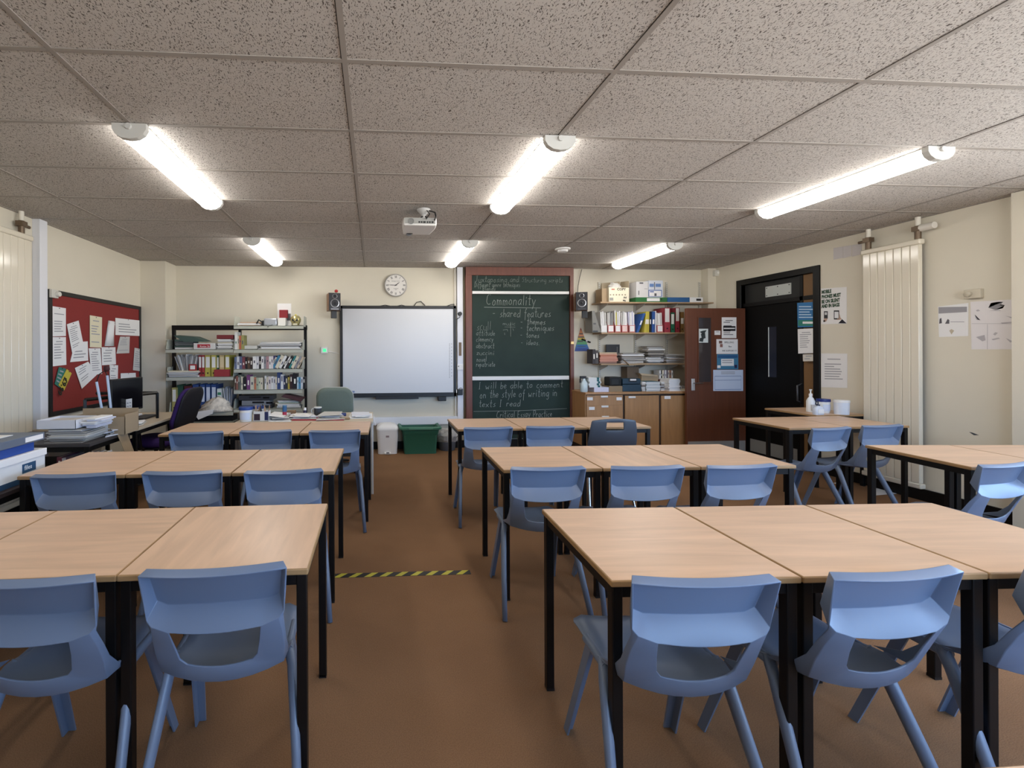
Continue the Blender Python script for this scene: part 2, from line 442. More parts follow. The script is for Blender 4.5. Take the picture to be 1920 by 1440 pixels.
# ================================================================== DESKS
DW, DD, DH = 0.578, 0.60, 0.755
def make_desk(top=None):
    t = thing('classroom_desk', 'desk', 'desk', (0, 0, 0), 'beech classroom desks')
    b = MB(); b.box(-DW / 2, DW / 2, -DD / 2, DD / 2, DH - .020, DH, 1); 
    b.poly([(-DW / 2 + .004, -DD / 2 + .004, DH + .0004), (DW / 2 - .004, -DD / 2 + .004, DH + .0004), (DW / 2 - .004, DD / 2 - .004, DH + .0004), (-DW / 2 + .004, DD / 2 - .004, DH + .0004)], 0)
    b.build('tabletop', [top or BEECH, EDGE], t, bevel=.004)
    w = .016
    for sx in (-1, 1):
        for sy in (-1, 1):
            l = MB(); cx, cy = sx * (DW / 2 - .022), sy * (DD / 2 - .024)
            l.box(cx - w, cx + w, cy - w, cy + w, 0.004, DH - .021); lo = l.build('leg', BLACKM, t, bevel=.003)
            f = MB(); f.box(cx - w, cx + w, cy - w, cy + w, 0, .012); f.build('foot_cap', BLACKP, lo)
    f = MB(); x, y = DW / 2 - .038, DD / 2 - .040
    for s in (-1, 1):
        f.box(-x, x, s * (DD / 2 - .024) - .012, s * (DD / 2 - .024) + .012, DH - .055, DH - .021)
        f.box(s * (DW / 2 - .022) - .012, s * (DW / 2 - .022) + .012, -y, y, DH - .055, DH - .021)
    f.build('frame_rail', BLACKM, t)
    return t
desk0 = make_desk(); used = []; desks_ = []
def desk(x, y, rz, label):
    if len(desks_) in (0, 3, 9, 7): 
        d = make_desk(BEECH_CROSS) if used else desk0
        if used: d.location = (x, y, 0); d.rotation_euler = (0, 0, rz); d['label'] = label; desks_.append(d); return d
    desks_.append(1)
    if not used:
        desk0.location = (x, y, 0); desk0.rotation_euler = (0, 0, rz); desk0['label'] = label; used.append(1); return desk0
    return dup(desk0, (x, y, 0), rz, label)
SP = 0.583
def row(nx, ny, rz, n, names, right=False, sp=SP):
    """nx, ny: near corner of the row at its aisle end; right=True: corner is the right end and the row runs to the left"""
    c, s = math.cos(rz), math.sin(rz); out = []
    for i in range(n):
        lx = (i * sp + DW / 2) * (-1 if right else 1)
        x = nx + lx * c - (DD / 2) * s; y = ny + lx * s + (DD / 2) * c
        out.append(desk(x, y, rz, names[i]))
    return out
O3 = ('aisle-end', 'middle', 'far-end')
def nm(where): return ['square beech desk, %s one of %s' % (o, where) for o in O3]
row(.697, 1.262, R(-2.0), 3, nm('the nearest row right of the aisle'))
row(-.209, 1.405, 0, 3, nm('the nearest row left of the aisle'), right=True, sp=.579)
row(.738, 2.49, R(-1.4), 3, nm('the second row right of the aisle'))
row(-.225, 2.54, R(-1.2), 3, nm('the second row left of the aisle'), right=True)
row(.728, 3.82, R(-.8), 3, nm('the third row right of the aisle'))
row(-.047, 3.735, R(-1.9), 3, nm('the third row left of the aisle'), right=True)
row(3.60, 3.615, R(1), 2, ['square beech desk by the open door, left of the pair facing the radiator', 'square beech desk nearer the sanitiser bottles, right of the radiator pair'])
desk(4.86, 4.60, R(1), 'square beech desk against the right wall holding the sanitiser and tubs')
row(3.435, 2.33, R(-5), 2, ['square beech desk near the right wall, left one of the pair below the pencil drawings', 'square beech desk against the right wall below the pencil drawings'])
p = onZ(1832, 1438, DH)
desk(p.x + .28, p.y - .30, 0, 'beech desk whose corner just shows at the bottom right edge')

# ================================================================== CHAIRS
def make_chair(M=None):
    M = M or CHAIR
    t = thing('school_chair', 'chair', 'chair', (0, 0, 0), 'blue-grey moulded school chairs')
    # --- backrest: a tray open to the rear, with a cut-out below
    N = 12
    def cy(x, k=.030): return k * (abs(x) / .2) ** 2      # sides come forward
    b = MB()
    def rowpts(half, y, z, zc=0, k=.03, n=N):
        out = []
        for i in range(n + 1):
            x = -half + 2 * half * i / n
            out.append(Vector((x, y + cy(x, k), z + zc * (1 - (x / half) ** 2))))
        return out
    A = rowpts(.218, -.290, .806, -.004, .016)          # rear rim of the top flange
    B = rowpts(.204, -.262, .816, -.003, .014)          # front top edge
    D = rowpts(.156, -.220, .694, 0, .012)              # foot of the recessed panel
    E = rowpts(.136, -.264, .636, -.008, .012)          # lip above the cut-out
    def strip(p, q):
        for i in range(len(p) - 1): b.poly([p[i], p[i + 1], q[i + 1], q[i]])
    strip(A, B); strip(B, D); strip(D, E)
    for s, i in ((-1, 0), (1, N)):
        F_ = Vector((s * .207, -.246, .668)); K = Vector((s * .190, -.212, .708))
        Fl = Vector((s * .190, -.250, .652))
        Am = (A[i] + F_) / 2; Bm = (B[i] + K) / 2
        b.poly([A[i], Am, Bm, B[i]]); b.poly([Am, F_, K, Bm])
        b.poly([B[i], Bm, D[i]]); b.poly([Bm, K, D[i]])
        b.poly([K, F_, Fl, D[i]]); b.poly([D[i], Fl, E[i]])
        # thin lip and side shell round the cut-out, down to the seat
        H2 = Vector((s * .128, -.238, .585)); H1 = Vector((s * .118, -.222, .535)); H0 = Vector((s * .100, -.214, .514))
        S2 = Vector((s * .196, -.225, .600)); S1 = Vector((s * .198, -.200, .540)); S0 = Vector((s * .192, -.176, .474))
        b.poly([E[i], Fl, S2, H2]); b.poly([H2, S2, S1, H1]); b.poly([H1, S1, S0, H0])
        # side wall running forward into the seat with a hollow curve
        W3 = Vector((s * .203, -.240, .654)); W2 = Vector((s * .202, -.208, .600)); W1 = Vector((s * .202, -.180, .545)); W0 = Vector((s * .203, -.140, .498)); Wb = Vector((s * .204, -.06, .462))
        b.poly([Fl, F_, W3]); b.poly([Fl, W3, W2, S2]); b.poly([S2, W2, W1, S1]); b.poly([S1, W1, W0, S0]); b.poly([S0, W0, Wb])
    h0 = []; s0 = []
    for i in range(9):
        x = -.100 + .200 * i / 8; h0.append(Vector((x, -.214 - .006 * (1 - (x / .100) ** 2), .514 - .010 * (1 - (x / .100) ** 2))))
        x2 = -.192 + .384 * i / 8; s0.append(Vector((x2, -.176 - .028 * (1 - (x2 / .192) ** 2), .474 - .026 * (1 - (x2 / .192) ** 2))))
    for i in range(8): b.poly([h0[i], h0[i + 1], s0[i + 1], s0[i]])
    b.build('backrest', M, t, smooth='auto', solid=.006, bevel=.0025, offset=0)
    # --- seat
    b = MB(); nx, ny = 12, 14; g = []
    for j in range(ny + 1):
        y = -.176 + .396 * j / ny; rowv = []
        for i in range(nx + 1):
            u = -1 + 2 * i / nx
            half = .205 if j < ny - 2 else .205 - .012 * (j - ny + 2)
            if j < 4: half -= .009 * (4 - j)
            x = half * u
            z = .452 + .012 * (abs(u) ** 3) - .016 * max(0, 1 - abs(y + .05) / .16) * (1 - u * u)
            if y > .13: z -= 2.6 * (y - .13) ** 2
            if y < -.13: z += 4 * (y + .13) ** 2
            if abs(u) > .99: z -= .020 * min(1, max(0, (j - 3) / 3))
            if j == ny: z -= .014
            rowv.append(Vector((x, y - .012 * (1 - u * u) * (1 if j == 0 else 0), z)))
        g.append(rowv)
    for j in range(ny):
        for i in range(nx): b.poly([g[j][i], g[j][i + 1], g[j + 1][i + 1], g[j + 1][i]])
    b.build('seat', M, t, smooth='auto', solid=.007, bevel=.002)
    # --- legs: splayed pairs joined under the seat sides
    for s in (-1, 1):
        l = MB()      # rear leg, rounded and tapering
        l.tube([(s * .188, -.045, .446), (s * .208, -.085, .40), (s * .232, -.175, .20), (s * .252, -.262, .0)], .0185, 12, r2=.0145, flatn=1.2)
        l.build('leg', M, t, smooth=True)
        l = MB()      # front leg, angle section
        a = Vector((s * .190, .055, .446)); e = Vector((s * .222, .205, 0)); w = .040; w2 = .034
        def L_(c, w): return [c + Vector((0, -w / 2, 0)), c + Vector((0, w / 2, 0)), c + Vector((-s * w, w / 2, 0)), c + Vector((-s * w, w / 2 - .007, 0)), c + Vector((-s * .007, w / 2 - .007, 0)), c + Vector((-s * .007, -w / 2, 0))]
        p, q = L_(a, w), L_(e, w2)
        for i in range(6):
            j = (i + 1) % 6; l.poly([p[i], p[j], q[j], q[i]])
        l.poly(p); l.poly(q[::-1])
        l.build('leg', M, t, bevel=.0015)
        l = MB(); l.tube([(s * .192, -.07, .437), (s * .193, .075, .437)], .017, 10); l.build('side_rail', M, t, smooth='auto')
    for ch in kids(t):
        for v_ in ch.data.vertices: v_.co.x *= .93
    return t
chair0 = make_chair(); cused = []
def chair(x, y, rz, label, z=0):
    if not cused:
        chair0.location = (x, y, z); chair0.rotation_euler = (0, 0, rz); chair0['label'] = label; cused.append(1); return chair0
    return dup(chair0, (x, y, z), rz, label)
def chair_px(u, v, rz, label, ztop=.812):
    """centre of the rear rim of the backrest as seen in the photograph"""
    p = onZ(u, v, ztop); off = Vector((0, -.292, 0)); off.rotate(Euler((0, 0, rz)))
    return chair(p.x - off.x, p.y - off.y, rz, label)
CB = 'blue-grey moulded plastic chair '
chair_px(1336, 1097, R(-3), CB + 'at the aisle-end desk, nearest row right of the aisle')
chair_px(1706, 1084, R(2), CB + 'at the middle desk, nearest row right of the aisle')
chair_px(2085, 1072, R(0), CB + 'cut off by the right edge at the nearest row')
chair_px(396, 1077, R(3), CB + 'at the aisle-end desk, nearest row left of the aisle')
chair_px(20, 1099, R(-1), CB + 'cut off by the left edge at the nearest row')
chair_px(1031, 880, R(-2), CB + 'at the aisle-end desk, second row right of the aisle')
chair_px(1220, 878, R(-1), CB + 'at the middle desk, second row right of the aisle')
chair_px(1400, 876, R(2), CB + 'at the far-end desk, second row right of the aisle')
chair_px(531, 886, R(3), CB + 'at the aisle-end desk, second row left of the aisle')
chair_px(338, 888, R(0), CB + 'at the middle desk, second row left of the aisle')
chair_px(132, 893, R(3), CB + 'at the far-end desk, second row left of the aisle')
chair_px(917, 803, R(0), CB + 'at the aisle-end desk, third row right of the aisle')
chair_px(1034, 801, R(-1), CB + 'at the middle desk, third row right of the aisle')
chair_px(627, 809, R(0), CB + 'at the aisle-end desk, third row left of the aisle')
chair_px(497, 809, R(2), CB + 'at the middle desk, third row left of the aisle')
chair_px(366, 812, R(4), CB + 'at the far-end desk, third row left of the aisle')
chair_px(1568, 804, R(10), CB + 'at the left desk of the pair before the doorway')
chair_px(1664, 799, R(6), CB + 'in front of the cream radiator')
chair_px(1905, 873, R(8), CB + 'at the desk pair below the pencil drawings')
# charcoal chair with a hand slot in its back
def slot_chair(px, py, rz):
    t = thing('handle_back_chair', 'charcoal plastic chair with a hand slot, third row right of the aisle', 'chair', (0, 0, 0))
    yb, zt_, w = -.27, .86, .205; b = MB(); nx, nz = 16, 12; g = {}
    for i in range(nx + 1):
        for j in range(nz + 1):
            u = -1 + 2 * i / nx; v = j / nz; half = w * (1 - .10 * v ** 2 + .06 * math.sin(v * 3.1)); z = .46 + (zt_ - .46) * v
            g[i, j] = Vector((half * u, yb + .10 * (1 - v) ** 2 + .03 * u * u, z - (.02 * u * u if j == nz else 0)))
    hole = {(i, j) for i in range(5, 11) for j in (9, 10)}
    for i in range(nx):
        for j in range(nz):
            if (i, j) in hole: continue
            b.poly([g[i, j], g[i + 1, j], g[i + 1, j + 1], g[i, j + 1]])
    b.build('backrest', CHARCOAL, t, smooth='auto', solid=.008, bevel=.003, offset=0)
    b = MB(); nx, ny = 10, 10; gg = [[Vector((.2 * (-1 + 2 * i / nx), -.18 + .40 * j / ny, .45 + .012 * abs(-1 + 2 * i / nx) ** 3 - (3 * (j / ny - .75) ** 2 * .3 if j / ny > .75 else 0))) for i in range(nx + 1)] for j in range(ny + 1)]
    for j in range(ny):
        for i in range(nx): b.poly([gg[j][i], gg[j][i + 1], gg[j + 1][i + 1], gg[j + 1][i]])
    b.build('seat', CHARCOAL, t, smooth='auto', solid=.008, bevel=.002)
    for s in (-1, 1):
        for y0_, y1_ in ((-.10, -.24), (.10, .20)):
            l = MB(); l.tube([(s * .16, y0_, .445), (s * .205, y1_, 0)], .0125, 10); l.build('leg', CHROME, t, smooth='auto')
    l = MB(); l.tube([(-.16, -.10, .438), (.16, -.10, .438)], .011, 8); l.tube([(-.16, .10, .438), (.16, .10, .438)], .011, 8); l.build('under_frame', CHROME, t, smooth='auto')
    t.location = (px, py, 0); t.rotation_euler = (0, 0, rz)
p = onZ(1156, 785, .86); slot_chair(p.x, p.y + .27, R(-2))
#PART2# ================================================================== HELPERS FOR THE CONTENTS
def XZ(u0, v0, u1, v1, Y):
    a, b = onY(u0, v0, Y), onY(u1, v1, Y); return a.x, b.x, b.z, a.z       # x0, x1, z0, z1
def pbox(name, m, u0, v0, u1, v1, Y, dep, parent=None, bevel=0, zb=None, rz=0, lab=None):
    x0, x1, z0, z1 = XZ(u0, v0, u1, v1, Y)
    if zb is not None: z0 = zb
    mb = MB(); mb.box(x0, x1, Y, Y + dep, z0, z1, rz=rz)
    o = mb.build(name, m, parent, bevel=bevel)
    if lab: o['label'] = lab
    return o
def item(name, label, cat, m, u0, v0, u1, v1, Y, dep, group=None, bevel=0, zb=None, rz=0):
    return tag(pbox(name, m, u0, v0, u1, v1, Y, dep, None, bevel, zb, rz), label, cat, group)
def sheet(name, label, cat, quad, nrm, m=PAPER, lines=0, t=.0012, parent=None, group=None, ink=None, margin=.12, seed=0, head=True, pin=False):
    """a sheet of paper: quad = TL, TR, BR, BL in the room; nrm = direction it faces; printed lines are part of its surface"""
    q = [Vector(a) for a in quad]; n = Vector(nrm).normalized(); mb = MB()
    off = n * .0015
    mb.slab([a + off for a in q], n * t, 0)
    ink = ink or INKL; rnd = random.Random(seed + int(q[0].x * 1000) + int(q[0].z * 777))
    def pt(a, b): return (q[0] * (1 - a) + q[1] * a) * (1 - b) + (q[3] * (1 - a) + q[2] * a) * b + off + n * (t + .0004)
    for i in range(lines):
        b0 = margin + (1 - 2 * margin) * (i + .2) / lines; b1 = b0 + (1 - 2 * margin) / lines * .38
        a1 = 1 - margin - rnd.random() * .35
        if head and i == 0: a0, a1 = .25, .75
        else: a0 = margin
        if rnd.random() < .12: continue
        mb.poly([pt(a0, b0), pt(a1, b0), pt(a1, b1), pt(a0, b1)], 1)
    if pin:
        c = pt(.5, .04); mb.box(c.x - .004, c.x + .004, c.y - .004, c.y + .004, c.z - .004, c.z + .004, 2)
    o = mb.build(name, [m, ink, BLACKP], parent)
    return tag(o, label, cat, group) if parent is None else o
def quadL(pts, X=XL, e=.0): return [onX(u, v, X + e) for u, v in pts]
def quadR(pts, X=XR, e=.0): return [onX(u, v, X - e) for u, v in pts]
def rect(u0, v0, u1, v1): return [(u0, v0), (u1, v0), (u1, v1), (u0, v1)]
def quadB(u0, v0, u1, v1, Y): return [onY(u, v, Y) for u, v in rect(u0, v0, u1, v1)]
def strokes(mb, pts, w, n, m=0):
    """flat chalk stroke on a plane of normal n"""
    n = Vector(n)
    for a, b in zip(pts, pts[1:]):
        d = (b - a)
        if d.length < 1e-6: continue
        s = d.normalized().cross(n) * (w / 2); e = d.normalized() * (w * .3)
        mb.poly([a - e - s, b + e - s, b + e + s, a - e + s], m)
def pile(name, label, cat, x0, x1, y0, y1, z0, z1, mats, n, jit=.012, group=None, seed=1, bend=0):
    """a heap of loose sheets and pamphlets lying flat"""
    rnd = random.Random(seed); mb = MB(); h = (z1 - z0) / n
    for i in range(n):
        j = [rnd.uniform(-jit, jit) for _ in range(4)]; a = rnd.uniform(-.06, .06)
        mb.box(x0 + jit + j[0], x1 - jit + j[1], y0 + j[2] + jit, y1 + j[3] - jit, z0 + i * h, z0 + (i + 1) * h - h * .12, rnd.randrange(len(mats)), rz=a if i else 0)
    return tag(mb.build(name, mats, bevel=0), label, cat, group)

# ================================================================== HANDWRITING
GL_ = {'a': (6, "49 29 07 05 24 46|59 45 54"), 'b': (5, "0e 04 34 46 48 39 07"), 'c': (5, "49 29 07 05 24 44"), 'd': (6, "49 29 07 05 24 46|5e 54"),
 'e': (5, "06 47 48 29 07 05 24 45"), 'f': (5, "4d 3e 2c 20|09 49"), 'g': (6, "49 29 07 05 24 46|59 51 30 11"), 'h': (5, "0e 04|07 29 48 44"),
 'i': (3, "19 14|1b 1c"), 'k': (5, "0e 04|48 06 44"), 'l': (3, "1e 14"), 'm': (8, "09 04|07 19 38 34|37 59 68 64"), 'n': (6, "09 04|07 29 48 44"),
 'o': (6, "29 07 05 24 45 48 29"), 'p': (6, "09 00|08 29 47 45 24 05"), 'q': (6, "49 29 07 05 24 46|59 50 61"), 'r': (5, "09 04|07 29 48"),
 's': (5, "49 28 17 36 45 24 04"), 't': (5, "2e 24 44|0a 4a"), 'u': (6, "09 05 24 44|59 54"), 'v': (6, "09 24 59"), 'w': (8, "09 14 37 54 69"),
 'x': (6, "09 54|59 04"), 'y': (6, "09 25|59 10"), 'z': (5, "09 49 04 44"), 'I': (5, "1e 14|0e 2e|04 24"), 'C': (8, "6d 4e 1c 07 15 44 65"),
 'D': (7, "0e 04 45 6a 4d 0e"), 'E': (6, "5e 0e 04 54|09 49"), 'P': (6, "0e 04|0e 4e 5b 38 08"), 'J': (8, "5e 55 24 05|2e 7e"), 'B': (6, "0e 04 34 46 48 39 09|0e 3e 4c 39"),
 'S': (6, "5d 3e 1d 1b 49 46 24 05"), '-': (6, "08 38"), '.': (3, "14 15"), ' ': (5, "")}
def chalk_line(mb, text, u0, u1, vb, vtop, Y, w=.0035, rise=0, seed=0):
    """text from u0 to u1, baseline vb, ascender height vtop (photo pixels on the board's plane)"""
    rnd = random.Random(seed + len(text))
    total = sum(GL_[c][0] for c in text) + len(text) * 1.2; cx = 0
    p0, p1 = onY(u0, vb, Y), onY(u1, vb - rise, Y); hz = onY(u0, vtop, Y).z - p0.z
    for ch in text:
        wd, s = GL_[ch]; jy = rnd.uniform(-.5, .5)
        for st in s.split('|'):
            if not st: continue
            pts = []
            for tk in st.split():
                x, y = int(tk[0], 16), int(tk[1], 16) - 4
                f = (cx + x + y * .12 + rnd.uniform(-.25, .25)) / total
                pts.append(Vector((p0.x + (p1.x - p0.x) * f, Y, p0.z + (p1.z - p0.z) * f + (y + jy + rnd.uniform(-.25, .25)) / 10 * hz)))
            strokes(mb, pts, w, (0, -1, 0))
        cx += wd + 1.2

# ================================================================== BACK WALL: whiteboard
t = thing('interactive_whiteboard', 'large white interactive board in a thin black frame on back wall', 'whiteboard', onY(746, 743, 6.45))
pbox('board_surface', mat('whiteboard_surface', (210, 211, 214), 0.3), 642, 578, 850.5, 738.5, 6.452, .06, t)
fr = MB()
for r_ in ((637, 573, 643, 743), (850, 573, 856, 743), (637, 573, 856, 579), (637, 738, 856, 743.5)):
    x0, x1, z0, z1 = XZ(*r_, 6.44); fr.box(x0, x1, 6.44, YB, z0, z1)
fr.build('black_frame', BLACKP, t, bevel=.004)
pbox('pen_tray', BLACKP, 704, 743.5, 785, 748, 6.40, .12, t, .004)
ic = MB()
for i in range(22):
    x0, x1, z0, z1 = XZ(842.2, 644 + i * 3, 843.6, 645.6 + i * 3, 6.4505); ic.poly([(x0, 6.4505, z0), (x1, 6.4505, z0), (x1, 6.4505, z1), (x0, 6.4505, z1)])
    if i % 2 == 0:
        x0, x1, z0, z1 = XZ(846, 644 + i * 3, 847.5, 645.6 + i * 3, 6.4505); ic.poly([(x0, 6.4505, z0), (x1, 6.4505, z0), (x1, 6.4505, z1), (x0, 6.4505, z1)])
ic.build('icon_strip', INKL, t)
x0, x1, z0, z1 = XZ(654, 733, 665, 736, 6.4505)
ic = MB(); ic.poly([(x0, 6.4505, z0), (x1, 6.4505, z0), (x1, 6.4505, z1), (x0, 6.4505, z1)]); ic.build('maker_mark', flat((120, 140, 180)), t)
item('control_box', 'small black box under the lower right corner of the whiteboard', 'control box', BLACKP, 822, 744, 837, 752, 6.44, YB - 6.44, bevel=.006)
for i, (pts, lab) in enumerate([([(776, 574), (781, 567), (789, 565), (797, 573)], 'dark cable arching high above the whiteboard top edge'),
                                ([(712, 574), (722, 572), (732, 574)], 'low dark cable loop above the left half of the whiteboard'),
                                ([(745, 574), (753, 572), (760, 574)], 'low dark cable loop above the middle of the whiteboard'),
                                ([(838, 574), (846, 571), (857, 570)], 'dark cable from the whiteboard corner to the white trunking')]):
    mb = MB(); mb.tube([onY(u, v, 6.52) for u, v in pts], .006, 6); tag(mb.build('cable', BLACKP, smooth=True), lab, 'cable')
# trunking
x0, x1, z0, z1 = XZ(857, 502, 869, 795, 6.47)
mb = MB(); mb.box(x0, x1, 6.47, YB, z0, H); t = mb.build('trim_1', TRUNK, bevel=.004); struct(t)
x0b, _, zb0, zb1 = XZ(690, 783, 869, 795, 6.48)
mb = MB(); mb.box(-1.2, x0, 6.48, YB, zb0, zb1); struct(mb.build('trim_2', TRUNK, bevel=.004))
mb = MB(); xc = onY(853.5, 600, 6.52).x; mb.box(xc - .012, xc + .012, 6.51, YB, zb1, H); struct(mb.build('trim_3', PIPE))
s = thing('wall_socket', 'white double socket on the tall white trunking', 'socket', onY(863, 693, 6.46))
pbox('face_plate', WHITE, 857.5, 683, 868.5, 693.5, 6.455, .015, s, .002); pbox('switch', BLACKP, 859, 686, 860.5, 688, 6.452, .004, s)
item('grille_slot', 'brown slot plate set in the tall white trunking', 'vent', flat((128, 106, 84)), 860.5, 642, 865.5, 667, 6.46, .01, bevel=.002)
t = thing('black_plug', 'round black plug with a lead high on the white trunking', 'plug', onY(863, 590, 6.44))
mb = MB(); mb.lathe([(.025, 0), (.03, .01), (.03, .04), (.02, .045)], onY(863, 588, 6.425), 16, 'Y'); mb.build('plug_body', BLACKP, t, smooth='auto')
mb = MB(); mb.tube([onY(u, v, 6.44) for u, v in [(863, 591), (862, 595), (858, 598), (854, 600)]], .005, 6); mb.build('lead', BLACKP, t)
t = thing('power_adapter', 'black power adapter plugged low on the white trunking', 'adapter', onY(863, 740, 6.44))
pbox('adapter_body', BLACKP, 858, 730, 868, 741, 6.43, .04, t, .005)
mb = MB(); mb.tube([onY(u, v, 6.44) for u, v in [(860, 730), (864, 727), (868, 730)]], .004, 6); mb.build('lead', BLACKP, t)
pbox('indicator_tab', WHITE, 853, 731, 857, 737, 6.44, .04, t, .003)
# thermostat
t = thing('wall_sensor', 'small white wall unit with a glowing green square', 'sensor', onY(608, 662, 6.5))
pbox('case', WHITE, 601.5, 651, 614, 662.5, 6.505, .035, t, .004)
pbox('green_light', mat('green_indicator', (60, 220, 120), 0.5, emit=((60, 230, 130), 1.0)), 605.5, 654, 611.5, 659.5, 6.503, .004, t)
mb = MB(); mb.tube([onY(u, v, 6.53) for u, v in [(614, 659), (624, 660), (636, 663)]], .003, 6); mb.build('lead', WHITE, t)
# clock
c = onY(742, 535, 6.51); t = thing('wall_clock', 'round white wall clock with roman numerals reading quarter to two', 'clock', c + Vector((0, 0, -.165)))
RC = .163
mb = MB(); mb.lathe([(RC, .03), (RC + .006, .0), (RC + .002, -.022), (RC - .008, -.026), (RC - .012, -.012)], c, 48, 'Y'); mb.build('clock_rim', flat((176, 172, 166), .4), t, smooth='auto')
mb = MB(); mb.lathe([(RC - .010, .03), (RC - .010, -.014)], c, 48, 'Y'); mb.build('clock_face', flat((224, 219, 212), .5), t)
romans = ['XII', 'I', 'II', 'III', 'IIII', 'V', 'VI', 'VII', 'VIII', 'IX', 'X', 'XI']
nd = MB()
for k in range(12):
    a = R(90 - 30 * k); rd = Vector((math.cos(a), 0, math.sin(a))); td = Vector((math.sin(a), 0, -math.cos(a)))
    s_ = romans[k]; wds = {'I': .008, 'V': .018, 'X': .018}; tot = sum(wds[q] for q in s_); cx = -tot / 2
    o_ = c + Vector((0, -.0150, 0)); r0, r1 = RC * .66, RC * .86
    for q in s_:
        w_ = wds[q]; m_ = cx + w_ / 2
        P_ = lambda f, rr: o_ + rd * rr + td * f
        if q == 'I': strokes(nd, [P_(m_, r0), P_(m_, r1)], .0045, (0, -1, 0))
        elif q == 'V': strokes(nd, [P_(m_ - .006, r1), P_(m_, r0), P_(m_ + .006, r1)], .004, (0, -1, 0))
        else: strokes(nd, [P_(m_ - .006, r1), P_(m_ + .006, r0)], .0045, (0, -1, 0)); strokes(nd, [P_(m_ + .006, r1), P_(m_ - .006, r0)], .003, (0, -1, 0))
        cx += w_
nd.build('numerals', flat((60, 58, 60)), t)
lettering('dial_lettering', 'Kensington Station', .016, frame_mx(c + Vector((0, -.0150, .055)), (1, 0, 0), (0, 0, 1)), flat((70, 68, 70)), t, align='CENTER')
lettering('dial_lettering', 'LONDON\n1879', .016, frame_mx(c + Vector((0, -.0150, -.055)), (1, 0, 0), (0, 0, 1)), flat((70, 68, 70)), t, align='CENTER')
for nm_, ang, ln, wd in (('hour_hand', 90 - 52, .078, .010), ('minute_hand', 90 - 272, .125, .007)):
    a = R(ang); d = Vector((math.cos(a), 0, math.sin(a))); sd = Vector((-d.z, 0, d.x)); o_ = c + Vector((0, -.018, 0)); mb = MB()
    mb.prism([o_ - d * .02 - sd * .003, o_ + d * ln * .55 - sd * wd * .5, o_ + d * ln, o_ + d * ln * .55 + sd * wd * .5, o_ - d * .02 + sd * .003], (0, -.002, 0)); mb.build(nm_, flat((30, 30, 32)), t)
mb = MB(); mb.lathe([(.008, -.014), (.008, -.022)], c, 12, 'Y'); mb.build('hub', flat((30, 30, 32)), t)

# speakers
def speaker(u0, v0, u1, v1, label, ball, side):
    Y = 6.20; t = thing('loudspeaker', label, 'speaker', onY((u0 + u1) / 2, v1, Y), 'pair of wall speakers')
    x0, x1, z0, z1 = XZ(u0, v0, u1, v1, Y); cx = (x0 + x1) / 2; w = x1 - x0; h = z1 - z0
    mb = MB(); mb.box(x0, x1, Y, Y + .2, z0, z1); mb.build('cabinet', mat('walnut_cabinet', (120, 84, 58), .45), t, bevel=.004)
    mb = MB(); mb.box(x0 + .004, x1 - .004, Y - .012, Y, z0 + .002, z1 - .002); mb.build('front_baffle', flat((34, 34, 38), .4), t, bevel=.003)
    for nm_, rr, zc in (('woofer', w * .36, z0 + h * .40), ('tweeter', w * .20, z0 + h * .80)):
        c = Vector((cx, Y - .012, zc)); mb = MB()
        mb.lathe([(rr * .98, .0), (rr, -.008), (rr * .86, -.010), (rr * .80, -.002)], c, 24, 'Y'); wf = mb.build(nm_, mat('silver_ring', (190, 190, 195), .3, .8), t, smooth='auto')
        mb = MB(); mb.lathe([(rr * .80, -.004), (rr * .45, .001), (rr * .3, -.006), (.001, -.012)], c, 24, 'Y'); mb.build('cone', flat((44, 44, 48), .5), wf, smooth='auto')
    for s_ in (-1, 1):
        mb = MB(); mb.lathe([(.010, 0), (.010, -.003)], (cx + s_ * w * .36, Y - .012, z0 + h * .66), 10, 'Y'); mb.build('bass_port', BLACKP, t)
    mb = MB(); mb.box(cx - w * .32, cx + w * .32, Y - .0135, Y - .012, z0 + h * .03, z0 + h * .12); mb.build('name_strip', flat((150, 152, 160)) if side < 0 else flat((70, 70, 76)), t)
    t.rotation_euler = (0, 0, R(14) if side < 0 else R(-20))
    bx0, bx1, bz0, bz1 = XZ(u0 + (u1 - u0) * .35, v1, u0 + (u1 - u0) * .80, v1 + 14.5, Y + .08)
    mb = MB(); mb.box(bx0, bx1, Y + .08, Y + .14, bz0, z0); mb.box(bx0 + .02, bx1 - .02, Y + .12, YB - .06, bz0 + .02, bz0 + .07); mb.build('wall_bracket', BLACKP, t, bevel=.003)
    return t
speaker(616, 549, 639, 582, 'black-fronted speaker with a red ball on top, left of the whiteboard', True, -1)
speaker(1080, 547.5, 1101, 582, 'black-fronted speaker hanging right of the chalkboard', False, 1)
mb = MB(); p = onY(630.5, 549, 6.27); mb.lathe([(.002, 0), (.018, .006), (.026, .020), (.024, .034), (.010, .044), (.002, .046)], (p.x, 6.27, p.z + .001), 16); tag(mb.build('red_ball', flat((196, 44, 44), .35), smooth=True), 'small shiny red ball on top of the left speaker', 'ball')
mb = MB(); mb.tube([onY(u, v, 6.5) for u, v in [(1091, 505), (1087, 520), (1084, 535), (1083, 548)]], .005, 6); tag(mb.build('cable', flat((90, 84, 80)), smooth=True), 'thin grey cable from the ceiling down to the right speaker', 'cable')

